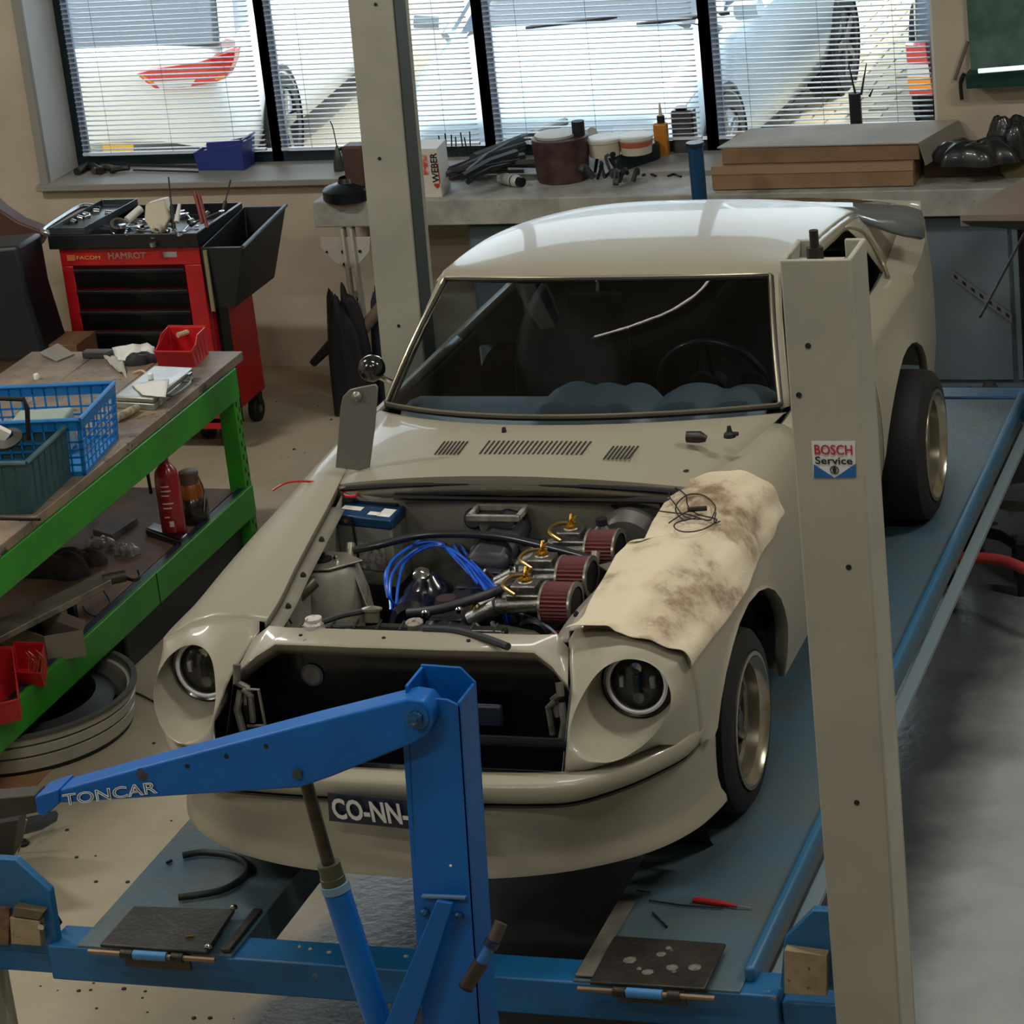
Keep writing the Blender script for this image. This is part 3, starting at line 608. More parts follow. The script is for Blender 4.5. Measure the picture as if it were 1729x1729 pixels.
# ---- plate
pa=Y(553,1338,6.63)
ya=6.622
def dq(px,py,y): return Y(px,py,y)
p0=dq(553,1339,6.635); p1=dq(790,1359,6.615)
pl=MB().prism([dq(553,1339,6.625),dq(556,1386,6.64),dq(800,1411,6.612),dq(800,1362,6.597)],(0,.004,0))
plate=build(pl,'number_plate',mat('plate_navy','#121c33',.4),car,smooth=False)
a=dq(561,1382,6.632); e=dq(686,1393,6.616); a.y-=.004; e.y-=.004
lettering('lettering','CO-NN-0',mat('plate_letters','#d3d2cb',.45),plate,a+Vector((.008,0,.002)),(e-a),(0,-.15,1),(e-a).length*1.17,.070,bold=.03)
# ---- engine bay: aprons, firewall, floor
mb=MB()
for s in (-1,1):
    ysb=[7.05,7.25,7.45,7.7,7.95,8.0]
    G=[[c(s*(cr(INW,y)-.012),y,cr(INZ,y)-.025),c(s*(cr(INW,y)-.005),y,cr(INZ,y)-.10),c(s*(cr(INW,y)-.0),y,1.18),c(s*(cr(INW,y)-.03),y,.98)] for y in ysb]
    ap=build(MB().grid(G),'inner_wing',paint_in,car,solid=.003)
    # strut tower with triangular gusset
    tc=c(s*.50,7.635,1.040)
    tw=build(MB().lathe(tc,(0,0,1),[(.150,0),(.130,.20),(.108,.285),(.095,.30),(.05,.303),(.045,.296),(0,.296)],28),'strut_tower',paint_in,car)
    build(MB().prism([c(s*.40,7.62,1.32),c(s*.37,7.64,1.0),c(s*.17,7.36,1.0)],(0,.006,0)),'gusset',paint_in,tw)
    mt=MB(); mt.prism([c(s*.45,7.56,1.345),c(s*.54,7.55,1.345),c(s*.57,7.62,1.345),c(s*.54,7.70,1.345),c(s*.45,7.70,1.345),c(s*.37,7.64,1.345)],(0,0,.008))
    mp=build(mt,'strut_mount',mat('mount_steel','#8c887b',.35,.6),car,bevel=.003)
    build(MB().lathe(c(s*.50,7.63,1.353),(0,0,1),[(.032,0),(.032,.004),(.012,.008),(.012,.02),(0,.021)],18),'strut_nut',darkm,mp)
    for q in (0,2.1,4.2): build(MB().lathe(c(s*.50+.045*math.cos(q),7.63+.045*math.sin(q),1.353),(0,0,1),[(.009,0),(.009,.007),(.004,.016),(0,.017)],6),'mount_nut',chrome,mp)
fwall=MB()
fw_t=[(-.60,8.02,1.44),(-.3,7.98,1.465),(0,7.96,1.475),(.3,7.98,1.465),(.60,8.02,1.44)]
G=[[c(*p) for p in fw_t],[c(p[0],p[1]+.01,p[2]-.06) for p in fw_t],[c(p[0],p[1]+.0,.95) for p in fw_t]]
fwl=build(MB().grid(G),'firewall',paint_in,car,solid=.004)
build(MB().prism([c(-.6,7.06,.94),c(.6,7.06,.94),c(.6,8.05,.94),c(-.6,8.05,.94)],(0,0,.01)),'bay_floor',mat('bay_dark','#141414',.7),car)
mb=MB().prism([c(-.12,7.86,1.0),c(.12,7.86,1.0),c(.15,8.0,1.0),c(-.15,8.0,1.0)],(0,0,.3))
build(mb,'gearbox_tunnel',mat('tunnel_grey','#3f3f3c',.6,col2='#55544f',vs=10),fwl,bevel=.03)
# firewall square duct, round cap, pipes and loom
dk=mat('loom_black','#17181b',.5)
q=Z(880,820,1.41); q.y=7.90
dct=MB(); S=.075; t=.012
for dx,dy_,sx,sy in ((0,-.045,.17,.014),(0,.045,.15,.014),(-.078,0,.014,.1),(.078,0,.014,.1)): dct.box(q+Vector((dx,dy_,0)),(sx,sy,.02))
du=build(dct,'duct_frame',mat('duct_grey','#9a968b',.55,col2='#6b685f',vs=25),car,bevel=.003)
build(MB().prism([q+Vector((-.06,-.04,-.01)),q+Vector((.06,-.04,-.01)),q+Vector((.04,.03,-.2)),q+Vector((-.04,.03,-.2))],(0,.03,0)),'duct_neck',paint_in,du,bevel=.01)
build(MB().box(q+Vector((.0,.01,-.012)),(.13,.075,.006)),'duct_hole',mat('hole_dark','#20241f',.8),du)
q=Z(836,835,1.37); q.y=7.95; build(MB().lathe(q,(0,-1,.4),[(.034,-.02),(.034,0),(.028,.008),(0,.01)],18),'rubber_grommet',mat('grommet_navy','#232437',.5),car)
loom=[Z(a,b_,1.43) for a,b_ in ((700,803),(790,800),(860,806),(950,815),(1050,822),(1110,832),(1160,850))]
for p in loom: p.y=min(p.y,7.97)
build(MB().tube(smooth_path(loom,6),.011,8),'wiring_loom',dk,car)
loom=[Z(a,b_,1.40) for a,b_ in ((900,812),(960,826),(1040,838),(1100,846),(1150,858))]
build(MB().tube(smooth_path(loom,6),.016,8),'wiring_loom',dk,car)
for pp,r,m_,nm in (([(915,838),(985,846),(1035,855),(1045,870)],.006,dk,'brake_pipe'),([(700,835),(745,838)],.010,paint_in,'steel_stub'),([(715,815),(760,806),(800,812),(815,828)],.005,mat('wire_indigo','#35375d',.5),'wire'),([(720,812),(750,806)],.009,mat('plug_white','#c8c4b4',.5),'wire_plug'),([(945,816),(985,822)],.014,darkm,'pipe_union'),([(800,808),(820,798),(850,806)],.007,mat('pipe_pale','#7e8384',.4),'breather_pipe')):
    build(MB().tube(smooth_path([Z(a,b_,1.40) for a,b_ in pp],5),r,8),nm,m_,car)
q=Z(872,797,1.43); build(MB().box(q,(.055,.03,.02),.3),'relay_box',mat('relay_grey','#3b3f40',.5),car,bevel=.004)
# brake booster and master cylinder (far right of the bay)
q=Z(1095,870,1.32); build(MB().lathe(c(.38,7.98,1.30),(0,-1,0),[(.03,0),(.11,.01),(.115,.05),(.09,.085),(.03,.10)],28),'brake_booster',mat('booster_grey','#4c4a45',.45,.2),car)
build(MB().lathe(c(.33,7.84,1.36),(0,0,1),[(.028,-.06),(.028,.03),(.018,.04),(.018,.06),(0,.062)],16),'fluid_reservoir',mat('reservoir_black','#1c1d22',.4),car)
# battery
bx0,bx1,by0,by1=-.575,-.335,7.78,7.96
ba=Z(566,870,1.385); bb_=Z(658,880,1.385); bc=Z(696,843,1.385)
bw=(bb_-ba); bd=(bc-bb_)
bat=[ba,bb_,bc,ba+bd]
bt_=build(MB().prism([p+Vector((0,0,-.225)) for p in bat],(0,0,.20)),'battery',mat('battery_grey','#7e7f76',.45),car,bevel=.006)
ce=sum(bat,Vector())/4
build(MB().prism([ce+(p-ce)*1.04+Vector((0,0,-.03)) for p in bat],(0,0,.035)),'battery_lid',mat('battery_blue','#123a5c',.35),bt_,bevel=.006)
def onlid(u,v,du_,dv_,m_,nm,z=.0058,h=.001):
    o=ba+bw*u+bd*v+Vector((0,0,z)); build(MB().prism([o,o+bw*du_,o+bw*du_+bd*dv_,o+bd*dv_],(0,0,h)),nm,m_,bt_,smooth=False)
onlid(.02,.22,.36,.16,paper,'label_strip'); onlid(.55,.10,.2,.14,paper,'label_strip'); onlid(.74,.08,.22,.34,paper,'label_square')
onlid(.05,.55,.85,.3,mat('lid_dark','#0d2438',.4),'cell_cover',.006,.006)
lp=[ba+bw*.25+Vector((0,-.003,-.17)),ba+bw*.85+Vector((0,-.003,-.17)),ba+bw*.85+Vector((0,-.003,-.08)),ba+bw*.25+Vector((0,-.003,-.08))]
build(MB().prism(lp,(0,.002,0)),'battery_sticker',mat('sticker_mottled','#a8a79d',.6,col2='#4d4d48',vs=60),bt_,smooth=False)
build(MB().tube([ba+bw*.32+Vector((0,-.008,.004)),ba+bw*.36+Vector((0,-.008,-.2))],.004,6),'battery_rod',dk,bt_)
for u,v in ((.2,.0),): build(MB().lathe(ba+bw*u+bd*v+Vector((0,-.004,-.012)),(0,-1,0),[(.008,0),(.008,.004),(0,.006)],8),'bolt_head',gold,bt_)
# jump lead: red wire over the wing, clamp and clip
rw=smooth_path([Z(460,828,1.45),Z(485,815,1.47),Z(520,813,1.455),Z(555,818,1.44),Z(580,832,1.42),Z(600,834,1.41)],6)
build(MB().tube(rw,.0035,6),'red_wire',mat('wire_red','#b2202a',.4),car)
build(MB().tube(smooth_path([Z(578,826,1.415),Z(596,824,1.42),Z(608,830,1.42),Z(598,838,1.42),Z(582,836,1.42),Z(586,828,1.42)],5),.0055,6),'red_clip',mat('wire_red2','#c4313a',.4),car)
build(MB().tube([Z(614,811,1.44),Z(642,828,1.42)],.006,8),'clamp_handle',mat('clamp_grey','#8f8f88',.35,.6),car)
build(MB().tube([Z(640,826,1.42),Z(655,834,1.41)],.009,8),'clamp_jaw',paper,car)
build(MB().tube([Z(655,830,1.41),Z(700,831,1.41)],.008,8),'brass_tube',mat('brass_dull','#a88b55',.3,.8),car)
build(MB().tube([Z(690,836,1.41),Z(697,818,1.43)],.006,8),'brass_stub',mat('brass_dull','#a88b55',.3,.8),car)
# strut brace
sbp=smooth_path([Z(592,930,1.345),Z(640,920,1.36),Z(720,903,1.375),Z(835,905,1.375),Z(930,925,1.36),Z(1005,945,1.345)],5)
sb=build(MB().tube(sbp,.0125,12),'strut_brace',mat('brace_gunmetal','#4f5157',.25,.8),car)
for p in (sbp[0],sbp[-1]): build(MB().cyl(p+Vector((0,-.012,-.012)),p+Vector((0,.012,.02)),.014,n=10),'brace_joint',mat('mount_steel','#8c887b',.35,.6),sb)
# engine
eng=build(MB().prism([c(-.10,7.22,1.02),c(.12,7.22,1.02),c(.12,7.92,1.02),c(-.10,7.92,1.02)],(0,0,.19)),'engine',mat('engine_block','#1b1d24',.45,.3,col2='#2b2c31',vs=12,bump=.4,bs=50),car,bevel=.02)
vp=[(-.085,0),(-.085,.055),(-.06,.085),(0,.10),(.05,.09),(.08,.055),(.08,0)]
vc=MB(); G=[]
for y,k in ((7.26,.86),(7.27,1),(7.86,1),(7.87,.9)): G.append([c(.0+w*k,y,1.205+z*k) for w,z in vp])
vc.grid(G); build(vc,'valve_cover',mat('cover_navy','#1c1e2b',.38,.2,coat=.2),eng,ang=40)
for k in range(5): build(MB().box(c(0,7.33+.12*k,1.303),(.10,.03,.006)),'cover_rib',mat('cover_navy2','#2a2b39',.4,.3),eng,bevel=.003)
build(MB().lathe(c(-.03,7.42,1.30),(0,0,1),[(.034,0),(.036,.015),(.03,.03),(.01,.034),(0,.034)],18),'oil_filler_cap',mat('cap_brown','#33262a',.45),eng)
q=Z(722,985,1.29)
dist=build(MB().lathe(q+Vector((0,0,-.12)),(0,0,1),[(.07,-.08),(.082,.05),(.075,.10),(.045,.13),(.03,.15),(0,.152)],24),'distributor',mat('distributor_black','#0b0e1c',.22,coat=.5),eng)
build(MB().lathe(Z(712,972,1.35),(.2,-.4,1),[(.028,0),(.026,.012),(.012,.02),(0,.021)],7),'chrome_cover',mat('chrome_scuffed','#8f8f8c',.18,.9),eng)
wirem=mat('lead_blue','#1558c9',.3,coat=.4)
ends=[[(655,1010),(652,965),(690,925),(740,917),(770,945),(800,975),(838,1000),(850,1045)],[(660,1030),(662,970),(700,930),(745,921),(785,955),(815,985),(845,1020),(858,1060)],
[(668,1030),(680,955),(720,925),(755,925),(792,950),(822,985),(852,1015),(862,1050)],[(758,905),(775,935),(798,965),(822,1000),(832,1035)],[(770,905),(790,940),(812,965),(840,1000),(846,1040)],[(672,1028),(655,1000),(660,950),(705,915),(715,900)],[(745,908),(755,930),(780,950),(806,985),(826,1010)]]
for k,e in enumerate(ends):
    zz=[1.24,1.30,1.33,1.335,1.335,1.325,1.30,1.22]; m_=len(e)
    build(MB().tube(smooth_path([Z(a,b_,zz[min(7,int(i*7/(m_-1)))]+.004*k*.5) for i,(a,b_) in enumerate(e)],6),.0048,7),'ignition_lead',wirem,eng)
build(MB().lathe(Z(700,1045,1.24),(.2,-1,.1),[(0,.06),(.05,.06),(.068,.04),(.07,-.05),(0,-.05)],24),'alternator',mat('distributor_black','#0b0e1c',.22,coat=.5),eng)
# fan, radiator, hoses
rad_=build(MB().box(c(-.05,7.115,1.22),(.62,.05,.30)),'radiator',mat('radiator_black','#0e1110',.3,.4,coat=.3),car,bevel=.012)
for k in range(9): build(MB().tube([c(-.33+.07*k,7.085,1.368),c(-.335+.07*k,7.145,1.371)],.0035,6),'tank_rib',mat('rib_glint','#4a4f4f',.25,.6),rad_)
q=Z(700,1055,1.395); build(MB().lathe(q,(0,-.1,1),[(0,.012),(.012,.012),(.026,.010),(.0265,.004),(.022,-.004),(.022,-.02)],10),'radiator_cap',mat('cap_pale','#b9b5a8',.35,.6,wear='#6d6655',ws=60,wt=.55),rad_)
build(MB().lathe(q,(0,-.1,1),[(0,.0135),(.006,.013)],12),'cap_rivet',mat('cap_rust','#6b4a33',.6),rad_)
hose=smooth_path([Z(690,1035,1.31),Z(735,1030,1.33),Z(790,1015,1.35),Z(850,993,1.36),Z(900,962,1.36),Z(915,950,1.34)],6)
build(MB().tube(hose,.0145,12),'coolant_hose',mat('hose_charcoal','#26272b',.5),car)
build(MB().tube(smooth_path([Z(540,1052,1.40),Z(575,1040,1.40),Z(615,1032,1.40)],5),.009,8),'coolant_hose',mat('hose_charcoal','#26272b',.5),car)
build(MB().tube(smooth_path([Z(715,1062,1.40),Z(770,1065,1.40),Z(820,1078,1.40),Z(858,1092,1.40)],5),.011,8),'coolant_hose',mat('hose_charcoal','#26272b',.5),car)
build(MB().tube(smooth_path([Z(848,1030,1.25),Z(890,1040,1.28),Z(930,1062,1.30),Z(955,1090,1.30)],6),.004,6),'throttle_cable',mat('cable_greyblue','#5c6f7c',.4),car)
q=Z(530,1052,1.40); build(MB().lathe(q,(0,0,1),[(.03,-.05),(.03,0),(.024,.006),(.024,.016),(0,.018)],16),'washer_cap',mat('cap_greywhite','#b9b8b0',.4,wear='#7b6e55',ws=50,wt=.55),car)
q=Z(628,1032,1.40); build(MB().lathe(q,(0,.2,1),[(.022,-.03),(.022,0),(.03,.003),(.03,.009),(.012,.014),(0,.015)],14),'filler_neck',mat('neck_zinc','#9b957c',.3,.8),car)
q=Z(515,998,1.33); build(MB().cyl(q+Vector((-.03,-.03,-.02)),q+Vector((.02,.03,.02)),.022,n=16),'relay_can',mat('can_olive','#68645a',.35,.5),car)
build(MB().tube(smooth_path([Z(500,1010,1.33),Z(482,1030,1.33),Z(492,1052,1.33)],5),.003,6),'thin_wire',dk,car)
for (a,b_,r,z) in ((795,1058,.06,1.22),(760,1040,.045,1.2),(900,1078,.06,1.2)): build(MB().lathe(Z(a,b_,z),(0,-1,.2),[(r,-.02),(r,.0),(r*.8,.012),(0,.014)],20),'pulley',mat('pulley_dark','#26282a',.35,.5),eng)
for (a,b_) in ((718,1033),(775,1028),(822,1066)): build(MB().lathe(Z(a,b_,1.36),(0,0,1),[(.012,-.01),(.012,0),(.006,.006),(0,.007)],10),'hose_clamp',chrome,eng)
build(MB().prism([Z(a,b_,1.25) for a,b_ in ((838,1062),(905,1075),(940,1098),(870,1100))],(0,0,.02)),'cover_plate',mat('plate_olive','#5c594c',.5),eng,bevel=.004)
build(MB().box(Z(942,1080,1.2),(.05,.05,.05)),'red_filter',mat('filter_red','#8f1418',.4),eng,bevel=.015)
# heater hose / dark airbox behind the engine
build(MB().prism([c(-.09,7.72,1.26),c(.06,7.72,1.26),c(.08,7.95,1.33),c(-.02,7.95,1.36)],(0,0,.07)),'bellhousing',mat('cover_charcoal','#23242a',.45,.2),eng,bevel=.03)
# three twin-choke carburettors with red filters
cbp=[(940,1010),(1000,960),(1035,905)]
cs=[(915,1003),(950,950),(995,905)]
for k,(wk,yk) in enumerate(((.232,7.39),(.220,7.59),(.242,7.81))):
    o=c(wk,yk,1.347); mm=MB()
    mm.box(o,(.10,.085,.05)); mm.box(o+Vector((0,0,.036)),(.075,.07,.028)); 
    for dy_ in (-.03,.03): mm.cyl(o+Vector((-.085,dy_,-.015)),o+Vector((.055,dy_,-.005)),.023,n=14)
    mm.cyl(o+Vector((0,0,.048)),o+Vector((0,0,.056)),.024,n=16)
    ca=build(mm,'carburettor',alum,car,bevel=.004)
    build(MB().lathe(o+Vector((0,0,.056)),(0,0,1),[(.02,0),(.02,.006),(.009,.010),(.009,.018),(0,.019)],12),'bowl_cap',gold,ca)
    for q in (-.8,.5,1.7): build(MB().tube([o+Vector((0,0,.076)),o+Vector((.022*math.cos(q),.022*math.sin(q),.088))],.004,6),'bowl_lever',gold,ca)
    build(MB().tube(smooth_path([o+Vector((-.02,-.05,.03)),o+Vector((-.06,-.03,.05)),o+Vector((-.06,.05,.045)),o+Vector((-.02,.10,.03))],4),.006,8),'fuel_pipe',mat('brass_dull','#a88b55',.3,.8),ca)
    build(MB().tube([o+Vector((-.17,-.03,-.06)),o+Vector((-.085,-.03,-.015))],.025,12),'intake_runner',alum,ca)
    build(MB().tube([o+Vector((-.17,.03,-.06)),o+Vector((-.085,.03,-.015))],.025,12),'intake_runner',alum,ca)
    # oval pleated filter
    fo=o+Vector((.098,0,-.012)); af=mat('filter_red_mesh','#571d1f',.6,bump=.2,bs=200)
    def oval(n,ry,rz,x): return [fo+Vector((x,ry*math.cos(2*math.pi*i/n),rz*math.sin(2*math.pi*i/n))) for i in range(n)]
    n=64
    def pleat(x):
        return [fo+Vector((x,(.070+(.003 if i%2 else -.001))*math.cos(2*math.pi*i/n),((.056)+(.003 if i%2 else -.001))*math.sin(2*math.pi*i/n))) for i in range(n)]
    ft=build(MB().grid([pleat(-.042),pleat(.042)],cl=True),'air_filter',af,car,ang=20)
    rim=mat('rim_zinc','#b7b3a4',.25,.8)
    for x in (-.045,.043):
        build(MB().grid([oval(40,.060,.046,x),oval(40,.075,.061,x-.001),oval(40,.075,.061,x+.006),oval(40,.060,.046,x+.007)],cl=True),'filter_rim',rim,ft,ang=30)
    build(MB().add(oval(40,.064,.050,.047),[tuple(range(40))]),'filter_end',mat('end_black','#17191c',.4),ft,smooth=False)
random.seed(11)
for k in range(16):
    p=c(random.uniform(.02,.22),random.uniform(7.3,7.85),random.uniform(1.24,1.32)); q=p+Vector((random.uniform(-.05,.06),random.uniform(-.06,.06),random.uniform(-.02,.05)))
    build(MB().tube(smooth_path([p,lerp(p,q,.5)+Vector((0,0,.03)),q],4),random.choice([.004,.006,.008]),7),random.choice(['fuel_hose','linkage_rod','vacuum_pipe']),random.choice([dk,alum,darkm,dk,mat('brass_dull','#a88b55',.3,.8)]),eng)
# ---- cowl with vents
def wsb(w):  # windscreen base curve
    k=(w/.70)**2; return (8.335+.40*k, 1.553-.093*k)
def wst(w):
    k=(w/.588)**2; return (9.06+.09*k, 1.812-.02*k)
def cowl_f(w):  # front edge above the engine bay
    k=abs(w)/.6; return (7.925+.10*k**2, 1.520-.065*k**2)
Wn=[-.70,-.62,-.55,-.45,-.35,-.25,-.12,0,.12,.25,.35,.45,.55,.62,.70]
G=[]
for t in (-.14,-.06,0,.03,.25,.5,.75,.95,1.0):
    row=[]
    for w in Wn:
        y0,z0=cowl_f(w); y1,z1=wsb(w); y1-=.02
        if t<0: row.append(c(w*.93,y0+.02*(t<-.1),z0-.02+t*.35)); continue
        ww=w*lerp(.90,1.0,t); row.append(c(ww,lerp(y0,y1,t),lerp(z0,z1,t)+.010*math.sin(math.pi*t)-(.006 if t==1 else 0)))
    G.append(row)
cowl=build(MB().grid(G),'cowl_panel',paint,car,solid=.003,ang=50)
slotm=mat('slot_black','#17160f',.7)
def cowlz(w,y):
    y0,z0=cowl_f(w/.93); y1,z1=wsb(w); t=(y-y0)/(y1-.02-y0); return lerp(z0,z1,t)+.010*math.sin(math.pi*t)
def slots(px0,px1,n,pyb0,pyb1,ht=22,sk=17):
    for k in range(n):
        t=(k+.5)/n; a=lerp(px0,px1,t); b_=lerp(pyb0,pyb1,t); zz=1.53
        for _ in range(3): p=Z(a,b_,zz); zz=cowlz(p.x-XC,p.y)
        z2=zz
        for _ in range(3): q=Z(a+sk,b_-ht,z2); z2=cowlz(q.x-XC,q.y)
        p.z+=.0012; q.z+=.0012; d=Vector((.0026,0,0))
        build(MB().prism([p-d,p+d,q+d,q-d],(0,0,.0012)),'vent_slot',slotm,cowl,smooth=False)
slots(731,776,7,768,768); slots(806,985,22,767,768); slots(1016,1064,7,776,776)
for a,b_ in ((852,737),(1232,735)):
    p=Z(a,b_,1.535); sp=build(MB().lathe(p,(0,0,1),[(.020,-.005),(.018,.006),(.009,.012),(.006,.03),(0,.031)],14),'wiper_spindle',black,cowl)
    build(MB().tube([p+Vector((0,0,.006)),p+Vector((.028,-.004,.006))],.007,8),'spindle_nub',black,sp)
p=Z(1176,744,1.515); build(MB().tube([p+Vector((-.03,0,.012)),p+Vector((.012,0,.012)),p+Vector((.032,0,.006))],[.018,.019,.010],12),'wiper_cap',mat('cap_darkbrown','#231b17',.45),cowl)
# bonnet seal cross member just ahead of the cowl
build(MB().tube([c(w,cowl_f(w)[0]+.01,cowl_f(w)[1]-.028) for w in Wn],.010,8),'bonnet_seal',black,cowl)
build(MB().lathe(Z(1158,806,1.45),(0,0,1),[(.016,0),(.016,.006),(.006,.008),(.006,.02),(.012,.022),(0,.025)],12),'bonnet_bumper',black,cowl)
# fender-to-windscreen filler: fender stations end at y 8.585; the belt goes on below
# ---- inspection lid standing open (left in the picture)
zl=1.46
a0=Z(566,790,zl); a1=Z(622,797,zl); 
lidp=[(566,790),(570,740),(574,690),(578,670),(590,658),(606,654),(633,649),(637,655),(632,720),(622,797)]
yl=a1.y
lp=[Y(a,b_,yl) for a,b_ in lidp]
lid=build(MB().prism(lp,(.002,.008,0)),'inspection_lid',mat('lid_grey','#6f6e68',.45),car,bevel=.003)
q=Y(603,669,yl-.008); build(MB().lathe(q,(0,-1,.2),[(.016,0),(.016,.006),(.008,.014),(0,.016)],12),'lid_latch',mat('mount_steel','#8c887b',.35,.6),lid)
build(MB().box(Z(594,790,zl-.01),(.10,.03,.018)),'lid_hinge',mat('mount_steel2','#9a978b',.4,.4),lid,bevel=.004)
# ---- windscreen, pillars, roof
def ws(w,t):
    y0,z0=wsb(w); wt_=w*.588/.70; y1,z1=wst(wt_); b_=.018*math.sin(math.pi*t)
    return c(lerp(w,wt_,t),lerp(y0,y1,t)-b_,lerp(z0,z1,t)+b_*.6)
WN=[-.672,-.60,-.5,-.4,-.3,-.2,-.1,0,.1,.2,.3,.4,.5,.60,.672]
T=[.035,.15,.3,.45,.6,.75,.9,.965]
tint=glass('tinted_screen',(.60,.66,.69),.55)
build(MB().grid([[ws(w,t) for w in WN] for t in T]),'windscreen',tint,car)
# rubber and bright trim round the screen
loop=[ws(w,.022) for w in WN]+[ws(.681,t) for t in T]+[ws(w,.978) for w in WN[::-1]]+[ws(-.681,t) for t in T[::-1]]
loop.append(loop[0]); build(MB().tube(loop,.011,8,cap=False),'windscreen_seal',mat('seal_dark','#26251f',.5),car)
lp2=[p+Vector((0,-.006,.009)) for p in loop]
build(MB().tube(lp2,.0042,6,cap=False),'windscreen_trim',mat('trim_dull','#9b937c',.28,.7),car)
def edge(y):  # drip rail: w,z by y
    return (cr([(8.75,.70),(9.15,.605),(9.4,.622),(9.8,.625),(10.2,.61),(10.6,.595),(11.1,.58)],y),cr([(8.75,1.46),(8.95,1.63),(9.15,1.785),(9.4,1.783),(9.7,1.765),(10.0,1.73),(10.3,1.68),(10.6,1.61),(11.1,1.50)],y))
def ctr(y): return cr([(9.06,1.812),(9.3,1.828),(9.6,1.824),(9.9,1.80),(10.2,1.755),(10.5,1.69),(10.75,1.62),(11.1,1.53)],y)
G=[]
for i,t in enumerate([0,.04,.1,.2,.3,.4,.5,.6,.68]):
    row=[]
    for u in [-1,-.97,-.88,-.75,-.6,-.4,-.2,0,.2,.4,.6,.75,.88,.97,1]:
        ye=9.14+t*1.85; yc_=9.075+t*1.92; k=abs(u)**2.0; y=lerp(yc_,ye,k)
        we,ze=edge(ye); zc=ctr(yc_); kk=abs(u)**3.2
        row.append(c(u*we,y,lerp(zc,ze,kk)-(.004 if i==0 else 0)))
    G.append(row)
roof=build(MB().grid(G),'roof',paint,car,solid=.004,ang=60,sub=1)
